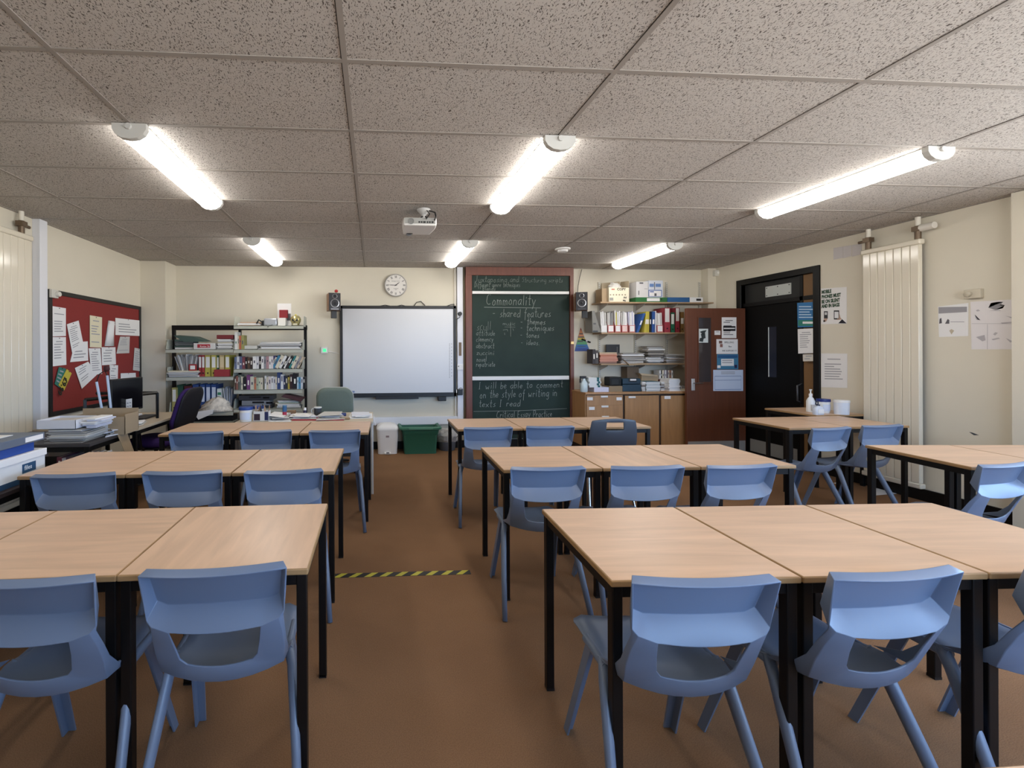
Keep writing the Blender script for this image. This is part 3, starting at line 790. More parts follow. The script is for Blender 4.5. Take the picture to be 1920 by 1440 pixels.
# ================================================================== CHALKBOARD
CB_Y = 6.42
x0, x1, z0, z1 = XZ(873, 503, 1077, 785, CB_Y); ZB = .12
t = thing('chalkboard', 'tall roller chalkboard in a reddish wooden frame covered in chalk writing', 'chalkboard', ((x0 + x1) / 2, CB_Y, ZB))
SLATE = mat('green_slate', (34, 50, 44), .6, 0, .25, noise=(2.2, .22, (1, 1, 1)))
gx0, _, _, gz1 = XZ(885, 516, 1069, 700, CB_Y + .03); gx1 = onY(1069, 516, CB_Y + .03).x
for (a, b, lab) in ((516, 546, None), (551.5, 706, None), (711, 0, None)):
    za = onY(885, a, CB_Y + .03).z; zb = onY(885, b, CB_Y + .03).z if b else ZB + .02
    mb = MB(); mb.box(gx0 + .001, gx1 - .001, CB_Y + .03, CB_Y + .05, zb, za); mb.build('writing_surface', SLATE, t)
for fa, fb in ((x0, onY(885, 516, CB_Y).x), (onY(1069, 516, CB_Y).x, x1)):
    fr = MB(); fr.box(fa, fb, CB_Y, YB, ZB, z1); fr.build('frame_post', MAHOG, t, bevel=.004)
fr = MB(); fr.box(x0, x1, CB_Y - .001, YB, onY(900, 516, CB_Y).z, H - .003); fr.build('head_rail', MAHOG, t, bevel=.004)
for v0_, v1_ in ((546, 552), (706, 711.5)):
    q0, q1, z0_, z1_ = XZ(885, v0_, 1066, v1_, CB_Y + .01)
    mb = MB(); mb.box(q0, q1, CB_Y - .012, CB_Y + .03, z0_, z1_); mb.build('white_divider_rail', flat((226, 226, 224), .4), t, bevel=.004)
pole = MB(); pc = onY(870.5, 510, 6.5); pole.tube([(pc.x, 6.5, ZB), (pc.x, 6.5, H)], .012, 8); pole.build('side_pole', flat((120, 110, 84)), t)
mb = MB(); bp_ = onY(1073, 643, CB_Y - .004); mb.box(bp_.x - .025, bp_.x + .025, CB_Y - .012, CB_Y, bp_.z - .02, bp_.z + .02); mb.build('brass_catch', mat('brass', (170, 140, 90), .35, .8), t, bevel=.003)
YC = CB_Y + .0292
wr = MB()
for i, (tx, a, b, vb, vt, w) in enumerate([
    ('Juxtaposing and', 890, 974, 529, 517.5, .0026), ('Structuring scripts', 979, 1056, 529, 520, .0024), ('Different genre techniques', 890, 976, 538, 529, .0026), ('Blends', 905, 930, 544.5, 537, .0026),
    ('Commonality', 912, 1006, 572, 552.5, .0048), ('- shared features', 924, 1034, 594.5, 579, .0042), ('- themes', 976, 1024, 608, 597, .0048),
    ('- techniques', 976, 1040, 620, 608, .0042), ('- tones', 976, 1012, 633, 623, .0042), ('- ideas.', 977, 1013, 647, 637, .0038),
    ('music', 943, 967, 610, 603, .0026), ('scull', 894, 922, 619, 603, .0028), ('attitude', 893, 929, 629, 619, .0032), ('clemency', 893, 926, 640, 631, .0032),
    ('abstract', 893, 928, 653, 643, .0034), ('zuccini', 894, 928, 665.5, 657, .0034), ('novel', 894, 913, 678, 668, .0034), ('repatriate', 893, 929, 687.5, 678, .0034)]):
    chalk_line(wr, tx, a, b, vb, vt, YC, w, seed=i)
def cl(m, pts, w): strokes(m, [onY(u, v, YC) for u, v in pts], w, (0, -1, 0))
cl(wr, [(908, 576), (1014, 577.5)], .005); cl(wr, [(946, 613), (966, 613.5)], .0026); cl(wr, [(957.5, 604), (957.5, 631)], .003)
cl(wr, [(943, 619), (951, 617.5), (952, 621)], .003); cl(wr, [(961.5, 616), (963, 620)], .003); cl(wr, [(946, 624), (946.5, 628)], .003)
wr.build('chalk_writing', CHALK, t)
wr = MB()
for i, (tx, a, b, vb, vt, r_) in enumerate([('I will be able to comment', 898, 1057, 729.5, 717, 4), ('on the style of writing in', 900, 1046, 746.5, 732, 4), ('texts I read', 898, 977, 763.5, 751, 2), ('Critical Essay Practice', 931, 1036, 783, 771, 2)]):
    chalk_line(wr, tx, a, b, vb, vt, YC, .0046, rise=r_, seed=40 + i)
cl(wr, [(888, 771.5), (975, 770), (1063, 766)], .004)
wr.build('chalk_writing', CHALK, t)

# ================================================================== PROJECTOR, DETECTOR
Yp = 3.72; t = thing('ceiling_projector', 'white projector hanging upside down from ceiling before the whiteboard', 'projector', onY(788, 425, Yp))
x0, x1, z0, z1 = XZ(757, 407, 819, 423, Yp); pw = flat((214, 212, 208), .4)
mb = MB()
prof = [(x0, Yp), (x1, Yp), (x1 + .004, Yp + .12), (x1 - .022, Yp + .31), (x0 + .016, Yp + .31), (x0 - .006, Yp + .12)]
mb.prism([(a, b, z0) for a, b in prof], (0, 0, z1 - z0)); mb.build('body', pw, t, bevel=.012, smooth='auto', bseg=3)
mb = MB(); mb.box(x0 + .01, x1 - .012, Yp - .003, Yp, z0 + .014, z1 - .006); mb.build('rear_panel', flat((150, 150, 146), .5), t)
c = Vector((x0 + .062, Yp - .003, (z0 + z1) / 2)); mb = MB(); mb.lathe([(.026, 0), (.026, -.003), (.021, -.004), (.019, -.001)], c, 20, 'Y'); mb.build('speaker_grille', flat((120, 120, 118)), t)
pr = MB()
for q, wv in ((.125, .012), (.145, .012), (.165, .02), (.195, .012), (.215, .012), (.235, .018)): pr.box(x0 + q, x0 + q + wv, Yp - .006, Yp - .002, z0 + .020, z0 + .034)
pr.build('port', BLACKP, t)
mb = MB(); mx_, my_ = x0 + .185, Yp + .14; mb.lathe([(.02, z1), (.02, H - .05), (.055, H - .012), (.06, H - .001)], (mx_, my_, 0), 20); mb.build('ceiling_mount', flat((196, 194, 190), .4), t, smooth='auto')
mb = MB()
for a in (0, 90, 180, 270): mb.tube([(mx_, my_, H - .05), (mx_ + .07 * math.cos(R(a + 45)), my_ + .07 * math.sin(R(a + 45)), z1 + .005)], .007, 6)
mb.build('mount_arm', BLACKP, t)
mb = MB(); mb.tube([(mx_ + .03, my_, H - .004), (mx_ + .09, my_ - .08, H - .05), (x1 - .012, Yp - .03, z1 + .0), (x1 - .02, Yp - .012, z0 + .04)], .006, 8); mb.tube([(mx_ + .02, my_ - .02, H - .004), (mx_ + .04, my_ - .1, H - .07), (x0 + .19, Yp - .02, z0 + .05)], .005, 8); mb.build('cable', BLACKP, t, smooth=True)
mb = MB(); mb.lathe([(.045, -.06), (.045, -.0)], (x0 + .07, Yp + .312, (z0 + z1) / 2), 20, 'Y'); mb.build('lens', flat((30, 30, 34), .2), t)
p = onZ(1055, 466, H); t = thing('smoke_detector', 'small white detector on the ceiling in front of the shelves', 'smoke detector', (p.x, p.y, H - .05))
mb = MB(); mb.lathe([(.09, H - .001), (.09, H - .016), (.07, H - .022)], (p.x, p.y, 0), 28); mb.build('base', flat((226, 224, 220), .4), t, smooth='auto')
mb = MB(); mb.lathe([(.062, H - .022), (.058, H - .042), (.03, H - .052), (.001, H - .053)], (p.x, p.y, 0), 28); mb.build('sensor_dome', flat((214, 212, 208), .4), t, smooth='auto')

# ================================================================== BINS
t = thing('pedal_bin', 'white pedal bin with a domed lid under the whiteboard', 'bin', onZ(727, 852, 0))
p = ORG[t.name]; W_, D_ = .150, .13
mb = MB()
def rr(cx, cy, w, d, z, r=.05, n=5):
    out = []
    for (sx, sy, a0) in ((1, 1, 0), (-1, 1, 90), (-1, -1, 180), (1, -1, 270)):
        for i in range(n + 1):
            a = R(a0 + 90 * i / n); out.append((cx + sx * (w - r) + r * math.cos(a), cy + sy * (d - r) + r * math.sin(a), z))
    return out
def loft(mb, rings, m=0, cap0=True, cap1=True):
    k = len(mb.v); n = len(rings[0])
    for q in rings: mb.v += [tuple(a) for a in q]
    for i in range(len(rings) - 1):
        for j in range(n):
            jj = (j + 1) % n; mb.f.append((k + i * n + j, k + i * n + jj, k + (i + 1) * n + jj, k + (i + 1) * n + j)); mb.m.append(m)
    if cap0: mb.f.append(tuple(k + j for j in range(n))[::-1]); mb.m.append(m)
    if cap1: mb.f.append(tuple(k + (len(rings) - 1) * n + j for j in range(n))); mb.m.append(m)
hb = .33
loft(mb, [rr(p.x, p.y + .13, W_ * .90, D_ * .9, .0), rr(p.x, p.y + .13, W_ * .90, D_ * .9, .012), rr(p.x, p.y + .13, W_, D_, hb)]); mb.build('bin_body', flat((226, 222, 218), .4), t, smooth='auto')
mb = MB(); loft(mb, [rr(p.x, p.y + .13, W_ * 1.03, D_ * 1.03, hb), rr(p.x, p.y + .13, W_ * 1.05, D_ * 1.05, hb + .02), rr(p.x, p.y + .13, W_ * .96, D_ * .96, hb + .05), rr(p.x, p.y + .13, W_ * .70, D_ * .7, hb + .08, .03), rr(p.x, p.y + .13, W_ * .35, D_ * .35, hb + .093, .02)]); mb.build('lid', flat((232, 230, 226), .35), t, smooth='auto')
mb = MB(); mb.box(p.x - .045, p.x + .045, p.y - .035, p.y + .02, .008, .03); pd = mb.build('pedal', flat((232, 230, 228)), t, bevel=.006)
mb = MB(); mb.box(p.x - .02, p.x + .02, p.y - .037, p.y - .030, .022, .034); mb.build('pedal_grip', BLACKP, pd)
mb = MB(); mb.box(p.x - .025, p.x + .02, p.y + .002, p.y + .006, .235, .262); mb.build('care_label', flat((150, 130, 130)), t)
t = thing('recycling_box', 'deep green plastic recycling box under the whiteboard', 'box', onZ(789, 852, 0)); p = ORG[t.name]
GR = flat((38, 98, 76), .5); W_, D_ = .245, .17
mb = MB(); loft(mb, [rr(p.x, p.y + .18, .225, .15, .0, .03), rr(p.x, p.y + .18, .235, .158, .26, .03), rr(p.x, p.y + .18, .25, .165, .27, .03), rr(p.x, p.y + .18, .262, .175, .335, .03), rr(p.x, p.y + .18, .245, .16, .335, .03), rr(p.x, p.y + .18, .225, .145, .04, .03)], cap0=True); mb.build('box_body', GR, t, smooth='auto')
mb = MB(); loft(mb, [rr(p.x, p.y + .18, .265, .175, .335, .03), rr(p.x, p.y + .18, .295, .20, .345, .04), rr(p.x, p.y + .18, .298, .203, .37, .04), rr(p.x, p.y + .18, .285, .19, .385, .04), rr(p.x, p.y + .18, .258, .170, .37, .03), rr(p.x, p.y + .18, .252, .166, .335, .03)], cap0=False, cap1=False); mb.build('rim', flat((58, 118, 92), .45), t, smooth='auto')
mb = MB(); mb.box(p.x - .17, p.x + .17, p.y - .030, p.y - .018, .345, .368); mb.build('handle_bar', flat((70, 128, 102), .45), t, bevel=.005)
t = thing('waste_basket', 'grey round waste bin lined with a clear bag by the green box', 'bin', onZ(841, 847, 0)); p = ORG[t.name]
mb = MB(); mb.lathe([(.11, 0), (.12, .01), (.14, .22), (.134, .22), (.115, .02)], (p.x, p.y + .15, 0), 24); mb.build('bin_body', flat((92, 98, 108), .5), t, smooth='auto')
mb = MB(); rnd = random.Random(3); rings = []
for z, r_ in ((.13, .150), (.17, .165), (.22, .172), (.27, .165), (.31, .150), (.33, .12)):
    rings.append([(p.x + (r_ + rnd.uniform(-.014, .014)) * math.cos(2 * math.pi * k / 22), p.y + .15 + (r_ + rnd.uniform(-.014, .014)) * math.sin(2 * math.pi * k / 22), z + rnd.uniform(-.012, .012)) for k in range(22)])
loft(mb, rings, cap0=False, cap1=False); mb.build('clear_bag', mat('clear_bag_film', (215, 215, 215), .25, alpha=.42), t)
sheet('leaning_sheet', 'pale sheet standing between the white bin and wall', 'paper', [Vector(a) for a in ((.10, 6.36, .24), (.17, 6.36, .24), (.17, 6.34, .0), (.10, 6.34, .0))], (0, -1, 0))

# ================================================================== METAL SHELVING, LEFT
SY = 6.0; SD = .28
shelf_z = {}
t = thing('metal_shelving', 'black-framed metal shelving with pale grey shelves left of the whiteboard', 'shelving', (onY(445, 700, SY).x, 6.15, 0))
SHELF = t
fy = SY + .20
for u0, u1 in ((322, 328), (569.5, 575.5), (447, 452)):
    x0, x1, _, z1 = XZ(u0, 610, u1, 800, fy); mb = MB(); mb.box(x0, x1, fy, fy + .05, 0, z1); mb.build('upright', BLACKM, t)
    if u0 != 447:
        mb = MB(); mb.box(x0, x1, SY - .02, SY + .34, 0, .05); mb.build('foot', BLACKM, t)
x0, _, _, z1 = XZ(322, 610, 575, 619, fy); x1 = onY(575.5, 612, fy).x; zt = onY(322, 619, fy).z
mb = MB(); mb.box(x0, x1, fy - .002, fy + .04, zt, z1); mb.build('top_beam', BLACKM, t)
def mshelf(key, u0, u1, v0, v1, dep=SD, plates=True):
    x0, x1, z0, z1 = XZ(u0, v0, u1, v1, SY); mb = MB()
    mb.box(x0, x1, SY, SY + dep, z1 - .010, z1); mb.box(x0, x1, SY, SY + .012, z0, z1)
    s = mb.build('shelf', SHELFG, t, bevel=.003)
    if plates:
        for x in (x0, x1 - .003):
            mb = MB(); mb.prism([(x, SY + .01, z1), (x, SY + dep, z1), (x, SY + dep, z1 + .13), (x, SY + .05, z1 + .13)], (.003, 0, 0)); mb.build('end_plate', SHELFG, s)
    shelf_z[key] = z1
mshelf('R0', 438, 569, 610.5, 616.5); mshelf('L1', 310, 437, 655, 661); mshelf('R1', 438, 567, 655, 661.5); mshelf('R2', 438, 567, 692, 698)
mshelf('L2', 311, 437, 707, 713); mshelf('R3', 438, 567, 731, 737.5); mshelf('L3', 316, 437, 773, 779); mshelf('R4', 438, 567, 767, 772)
mshelf('L4', 316, 437, 792, 797, plates=False); mshelf('R5', 438, 567, 796, 801, plates=False)
BLK = (34, 34, 40)
CN = {}
def cname(c):
    r_, g_, b_ = c; mx_, mn_ = max(c), min(c)
    if mx_ < 70: return 'black' if b_ - r_ < 14 else 'navy'
    if mx_ - mn_ < 24: return 'white' if mn_ > 195 else ('grey' if mn_ > 80 else 'dark grey')
    if r_ > 190 and g_ > 170 and b_ > 130: return 'cream'
    if r_ > g_ and g_ > b_ and r_ - g_ < 50 and r_ > 150 and b_ < 120: return 'yellow'
    if r_ > g_ and r_ - g_ > 40: return 'orange' if g_ > 95 and r_ > 170 else ('red' if b_ < 90 and r_ > 120 else ('purple' if b_ > g_ + 20 else 'maroon'))
    if b_ > r_ and b_ - r_ > 20 and b_ >= g_: return 'blue'
    if g_ > r_: return 'green'
    return 'brown'
ORD = ['first', 'second', 'third', 'fourth', 'fifth', 'sixth', 'seventh', 'eighth', 'ninth', 'tenth', 'eleventh', 'twelfth', 'thirteenth', 'fourteenth', 'fifteenth', 'sixteenth', 'seventeenth', 'eighteenth', 'nineteenth', 'twentieth', 'twenty-first', 'twenty-second', 'twenty-third', 'twenty-fourth', 'twenty-fifth', 'twenty-sixth', 'twenty-seventh', 'twenty-eighth', 'twenty-ninth', 'thirtieth', 'thirty-first', 'thirty-second', 'thirty-third', 'thirty-fourth']
def book_row(specs, u0, z, Y, dep, where, group, noun='book', start=0, tilt=0):
    """specs: (width px, height px, rgb[, band rgb])"""
    px = Y / F; x = onY(u0, 700, Y).x
    for i, sp in enumerate(specs):
        w, h = sp[0] * px, sp[1] * px
        if sp[2] is None: x += w; continue
        c = sp[2]; mb = MB(); hh = w - .0015
        a = tilt
        def P_(lx, ly, lz): return (x + lx * math.cos(a) + lz * math.sin(a), ly, z + lz * math.cos(a) - lx * math.sin(a) + (hh * math.sin(a) if a > 0 else 0))
        d0 = Y + random.uniform(0, .015); d1 = d0 + dep * random.uniform(.75, 1)
        def bx_(l0, l1, y0, y1, z0_, z1_, m): mb.hexa([P_(l0, y0, z0_), P_(l1, y0, z0_), P_(l1, y1, z0_), P_(l0, y1, z0_), P_(l0, y0, z1_), P_(l1, y0, z1_), P_(l1, y1, z1_), P_(l0, y1, z1_)], m)
        cv = min(.002, hh * .2)
        bx_(0, hh, d0, d0 + cv, 0, h, 0); bx_(0, cv, d0 + cv, d1, 0, h, 0); bx_(hh - cv, hh, d0 + cv, d1, 0, h, 0)      # spine and boards
        bx_(cv, hh - cv, d0 + cv, d1 - .004, .003, h - .004, 1)                                                       # pages
        band = sp[3] if len(sp) > 3 else ((232, 228, 214) if sum(c) < 330 else (86, 84, 96))
        tb = random.uniform(.3, .55); bx_(hh * .3, hh * .7, d0 - .0008, d0, h * tb, h * (tb + random.uniform(.12, .36)), 2)                                                   # printed title
        o = mb.build(noun, [flat(c), CREAMP, flat(band)])
        tag(o, '%s %s, %s in %s' % (cname(c), noun, ORD[i + start], where), noun, group)
        x += w / (math.cos(a) if a else 1)
w_, cr, gr, bk, nv, br_ = (224, 222, 218), (214, 204, 178), (140, 140, 146), (36, 34, 38), (40, 52, 96), (92, 64, 52)
book_row([(4, 22, (92, 106, 140)), (5, 23, (206, 210, 216)), (5, 23, (88, 98, 130)), (5, 22, (128, 62, 70)), (4, 21, bk), (5, 21, (96, 72, 56)), (5, 21, (58, 46, 44)), (6, 23, w_), (5, 23, (206, 204, 206)),
          (4, 22, bk), (5, 23, w_), (4, 22, gr), (5, 23, (176, 132, 136)), (4, 23, w_), (4, 23, (216, 206, 206)), (5, 24, (70, 62, 104))], 439.5, shelf_z['R2'], SY + .02, .17, 'the upright run on the upper book shelf', 'novels standing on the upper book shelf')
book_row([(3, 23, cr), (5, 26, (52, 122, 160)), (6, 26, cr), (5, 25, w_), (3, 24, bk), (3, 24, w_), (5, 25, (44, 42, 44)), (4, 25, (40, 132, 130)), (5, 24, cr), (4, 24, gr), (4, 23, (196, 176, 150))], 506, shelf_z['R2'], SY + .02, .17, 'the leaning run on the upper book shelf', 'books leaning on the upper book shelf', tilt=R(27))
book_row([(3, 24, br_), (3, 25, (150, 92, 80)), (3, 27, (96, 104, 96)), (3, 27, (120, 126, 116)), (3, 24, cr), (7, 22, bk), (6, 27, (126, 62, 122)), (7, 24, (204, 200, 176)), (4, 22, (200, 120, 84)), (4, 22, (166, 178, 150)),
          (4, 22, (196, 202, 176)), (4, 22, cr), (3, 22, None), (3, 25, w_), (4, 23, cr), (5, 24, (216, 202, 200)), (4, 24, w_), (4, 23, (208, 206, 210)), (3, 23, cr), (6, 32, (44, 66, 122)), (5, 27, w_), (4, 24, nv), (4, 25, (48, 50, 58)),
          (4, 22, (196, 170, 64)), (5, 27, (54, 34, 38)), (8, 29, bk), (3, 22, (176, 204, 218)), (4, 21, (60, 134, 178)), (4, 22, (210, 214, 218)), (4, 22, bk)], 439.5, shelf_z['R3'], SY + .02, .17, 'the row on the lower book shelf', 'books standing on the lower book shelf')
book_row([(5, 32, (214, 214, 210), (90, 130, 110)), (3, 25, cr), (4, 25, (190, 96, 66)), (5, 26, (150, 146, 84))], 440, shelf_z['R1'], SY + .02, .17, 'the short run left of the open tray', 'books at the left end of the second shelf')
# binders
def binder(u0, u1, v0, z, Y, c, label, lab_c=(226, 226, 222), dep=.27, ring=True, group=None, lv=(.42, .92), tilt=0):
    x0, x1, _, z1 = XZ(u0, v0, u1, v0 + 10, Y); t = thing('lever_arch_file', label, 'file', ((x0 + x1) / 2, Y + dep / 2, z), group)
    h = z1 - z; cx = (x0 + x1) / 2; mb = MB(); mb.box(x0, x1, Y, Y + .003, z, z1); mb.box(x0, x0 + .003, Y, Y + dep, z, z1); mb.box(x1 - .003, x1, Y, Y + dep, z, z1); mb.box(x0 + .004, x1 - .004, Y + .02, Y + dep - .01, z + .004, z1 - .012, 1)
    mb.build('cover', [flat(c), PAPER], t)
    mb = MB(); mb.box(x0 + (x1 - x0) * .16, x1 - (x1 - x0) * .16, Y - .001, Y, z + h * lv[0], z + h * lv[1]); mb.build('spine_label', flat(lab_c), t)
    if ring:
        mb = MB(); mb.lathe([(.009, 0), (.011, -.0015), (.007, -.0015)], (cx, Y, z + h * .16), 12, 'Y'); mb.build('finger_hole', BLACKP, t)
    if tilt:
        t.rotation_euler = (0, tilt, 0); t.location.z += abs(math.sin(tilt)) * (x1 - x0) / 2
    return t
YW, RD, BL, GN = (186, 172, 66), (164, 44, 46), (38, 70, 136), (40, 100, 72)
z = shelf_z['L2']
binder(372, 378, 666, z, 6.06, RD, 'slim red file beside the plastic wallets, second metal shelf'); binder(378, 384, 666, z, 6.06, (176, 52, 52), 'red file just left of the yellow ones, second metal shelf')
binder(384, 395, 666, z, 6.06, YW, 'left one of two yellow lever arch files with white labels'); binder(395.5, 405.5, 666, z, 6.06, (196, 182, 76), 'right one of two yellow lever arch files with white labels')
binder(406, 411, 667, z, 6.08, GN, 'slim green file between yellow files on the second metal shelf', ring=False); binder(411, 421, 666, z, 6.06, (190, 166, 108), 'tan file with long label on the second metal shelf', (214, 196, 150)); binder(421.5, 431, 666, z, 6.06, (180, 168, 60), 'yellow file at the right end behind the red box')
item('red_card_box', 'low red box lying before the yellow files', 'box', flat((158, 46, 52)), 401, 693, 429, 706.5, 6.0, .07, bevel=.002, zb=z)
t = thing('red_folder', 'small red folder with a white label in front of the plastic wallets', 'folder', onY(361, 696, 6.0)); pbox('cover', flat(RD), 354, 683, 367.5, 696.5, 6.01, .03, t); pbox('white_label', PAPER, 356.5, 685.5, 365.5, 692.5, 6.008, .003, t)
z3 = shelf_z['L3']
binder(322, 331, 727, z3, 6.06, (178, 168, 96), 'pale yellow file at the left end of the third metal shelf'); binder(332, 344, 722, z3, 6.1, (32, 74, 56), 'dark green file half hidden behind the purple chair', ring=False, lab_c=(40, 84, 66)); binder(345, 360, 724, z3, 6.1, (92, 30, 40), 'dark red file half hidden behind the purple chair', ring=False, lab_c=(110, 40, 50))
for (a, b, lab) in ((361, 373, 'blue lever arch file, leftmost of four on the third metal shelf'), (375, 385, 'blue lever arch file, second of four on the third metal shelf'), (385.5, 395, 'blue lever arch file, third of four on the third metal shelf'), (395.5, 406, 'blue lever arch file, rightmost of four on the third metal shelf')):
    binder(a, b, 721, z3, 6.08, BL, lab, (200, 208, 222), group='blue files on the third metal shelf', lv=(.35, .90))
binder(406.5, 416, 729, z3, 6.06, (206, 212, 208), 'white file with a green top band on the third metal shelf', (52, 128, 92), lv=(.72, .84), ring=False)
def fan(name, label, u0, u1, v0, z, Y, n, mats, dep=.2, lean=.25):
    """thin wallets and papers standing on edge and fanning out"""
    x0, x1, _, z1 = XZ(u0, v0, u1, v0 + 5, Y); mb = MB(); rnd = random.Random(u0)
    for i in range(n):
        f = i / (n - 1); xb = x0 + (x1 - x0) * (.3 + .5 * f); xt = x0 + (x1 - x0) * f; hh = (z1 - z) * rnd.uniform(.86, 1); y0 = Y + rnd.uniform(0, .03)
        mb.hexa([(xb, y0, z), (xb + .003, y0, z), (xb + .003, y0 + dep, z), (xb, y0 + dep, z), (xt, y0, z + hh), (xt + .004, y0, z + hh), (xt + .004, y0 + dep, z + hh), (xt, y0 + dep, z + hh)], rnd.randrange(len(mats)))
    return tag(mb.build(name, mats), label, 'papers')
fan('plastic_wallets', 'fan of white plastic wallets on the second metal shelf', 326, 371, 664, z + .03, 6.05, 17, [PAPER, PAPER, PAPERD, flat((170, 170, 172))])
def ploose(name, label, u0, u1, v0, z, Y, dep, n, mats, seed, jit=.02):
    x0, x1, _, z1 = XZ(u0, v0, u1, v0 + 5, Y); return pile(name, label, 'papers', x0, x1, Y, Y + dep, z, z1, mats, n, jit, seed=seed)
PM = [PAPER, PAPERD, flat((176, 174, 170)), CREAMP]
ploose('loose_papers', 'loose papers spilling off the left end of the second metal shelf', 311, 371, 695.5, z, 5.98, .2, 7, PM, 5)
fan('plastic_wallets', 'fan of clear wallets at the right end of the third metal shelf', 418, 436, 724, z3, 6.06, 9, [PAPER, flat((170, 176, 190)), flat((110, 116, 130))])
item('black_player', 'flat black player under the third metal shelf', 'player', flat((26, 28, 34), .4), 352, 781, 436, 791.5, 6.04, .22, zb=shelf_z['L4'])
# cloth bundle
mb = MB(); rnd = random.Random(9); c = onY(404, 760, 6.0); rings = []
for i in range(9):
    f = i / 8; rr0 = .20 * (1 - f) ** .55 + .01
    rings.append([(c.x + .02 * f + (rr0 * (1 + .22 * math.sin(k * 2.1 + i * 1.3)) + rnd.uniform(-.012, .012)) * math.cos(2 * math.pi * k / 26), 6.05 + .45 * (rr0 * (1 + .2 * math.sin(k * 3.3 + i)) + rnd.uniform(-.01, .01)) * math.sin(2 * math.pi * k / 26), z3 + .19 * f + (rnd.uniform(-.012, .012) if i else 0)) for k in range(26)])
loft(mb, rings); cb_ = tag(mb.build('cloth_bundle', mat('printed_cloth', (206, 198, 186), .9, 0, .1, noise=(22, .25, (1, 1, 1))), smooth=True), 'crumpled white printed cloth heaped before the blue files', 'cloth')
mb = MB(); q = [onY(a, b, 5.93) for a, b in ((362, 773), (400, 768), (398, 776), (372, 787))]; mb.slab(q, (0, .02, 0)); tag(mb.build('hanging_sheet', PAPER), 'white paper corner hanging over the third metal shelf edge', 'paper')
z1_ = shelf_z['L1']
ploose('folder_pile', 'pile of grey and green folders on the top left metal shelf', 322, 362, 636, z1_, 6.03, .22, 5, [flat((90, 96, 98)), flat((60, 84, 78)), PAPERD], 6)
q = [onY(325, 629, 6.03), onY(363, 632, 6.03), onY(386, 641, 6.03), onY(345, 641, 6.03)]
mb = MB(); mb.slab([q[0], q[1], q[2], q[3]], (0, .22, .012)); tag(mb.build('green_folder', flat((64, 88, 80))), 'dark green folder sloping on top of the left folder pile', 'folder')
t = thing('box_file', 'box file lying flat with a red spine label, top left metal shelf', 'file', onY(383, 654, 6.0))
pbox('cover', flat((206, 204, 200)), 363, 643.5, 402, 654.8, 6.01, .24, t); pbox('red_label', flat((176, 40, 52)), 370, 645.5, 394, 652, 6.008, .003, t)
p = onY(372, 651, 6.0075); lettering('label_lettering', 'Revise 2b', .032, frame_mx((p.x + .02, 6.0075, p.z - .0), (1, 0, 0), (0, 0, 1)), PAPER, t)
ploose('paper_stack', 'tall white paper stack beside the red-labelled box file', 404, 437, 636, z1_, 6.02, .22, 10, PM, 7)
x0, x1, za, zb_ = XZ(406, 628, 437, 635.5, 6.03); mb = MB(); mb.box(x0, x1, 6.03, 6.2, za, zb_); tag(mb.build('maroon_folder', flat((120, 40, 44)), bevel=.004), 'maroon folder on top of the white paper stack', 'folder')
ploose('paper_pile', 'sprawling pile of loose papers right end of the second right shelf', 482, 566, 641, shelf_z['R1'], 6.0, .24, 8, [PAPER, PAPERD, flat((120, 116, 112)), PAPER], 8, .03)
t = thing('letter_tray', 'grey open letter tray beside the upright books', 'tray', onY(472, 655, 6.05)); x0, x1, za, zb_ = XZ(458, 646, 483, 655, 6.05)
mb = MB(); z_ = shelf_z['R1']; mb.box(x0, x1, 6.05, 6.25, z_, z_ + .004); mb.box(x0, x1, 6.05, 6.054, z_, z_ + .05); mb.box(x0, x0 + .004, 6.05, 6.25, z_, z_ + .05); mb.box(x1 - .004, x1, 6.05, 6.25, z_, z_ + .05); mb.build('tray_shell', flat((190, 190, 184)), t)
mb = MB(); mb.box(x0 + .01, x1 - .01, 6.06, 6.24, z_ + .004, z_ + .015); mb.build('paper_inside', PAPER, t)
# top shelf
z0_ = shelf_z['R0']
ploose('paper_stack', 'low stack of cream papers on the highest shelf', 443, 489, 603.5, z0_, 6.04, .2, 4, [CREAMP, PAPER, flat((206, 170, 140))], 11)
t = thing('desktop_gadget', 'rounded silver gadget with a black mouse-like end on the highest shelf', 'gadget', onY(506, 611, 6.05))
x0, x1, _, zt_ = XZ(494, 596.5, 519.5, 611, 6.05); mb = MB(); mb.box(x0, x1, 6.05, 6.2, z0_, zt_); mb.build('silver_body', mat('silver_plastic', (178, 182, 190), .3, .4), t, bevel=.02, smooth='auto', bseg=3)
mb = MB(); mb.box(x0 - .03, x0 + .01, 6.06, 6.18, z0_, zt_ - .03); mb.build('black_end', BLACKP, t, bevel=.012)
mb = MB(); mb.tube([(x0 - .02, 6.07, z0_ + .05), (x0 - .06, 6.04, z0_ + .08), (x0 - .09, 6.05, z0_ + .03)], .01, 8); mb.tube([(x0 + .03, 6.04, z0_ + .01), (x0 + .07, 5.99, z0_ - .02), (x0 + .12, 6.04, z0_ + .01)], .004, 6); mb.build('cord', BLACKP, t)
t = thing('carton', 'white carton with a dark red patch standing on the highest shelf', 'box', onY(529, 611, 6.04))
pbox('panel', flat((222, 218, 210)), 521, 596, 535, 611, 6.04, .1, t, zb=z0_); pbox('back_panel', flat((214, 212, 210)), 520, 569, 546, 611, 6.15, .01, t, zb=z0_); pbox('red_patch', flat((138, 30, 36)), 523.5, 581, 539, 596, 6.10, .05, t); pbox('dark_print', flat((90, 90, 92)), 538, 588, 545, 601, 6.148, .002, t)
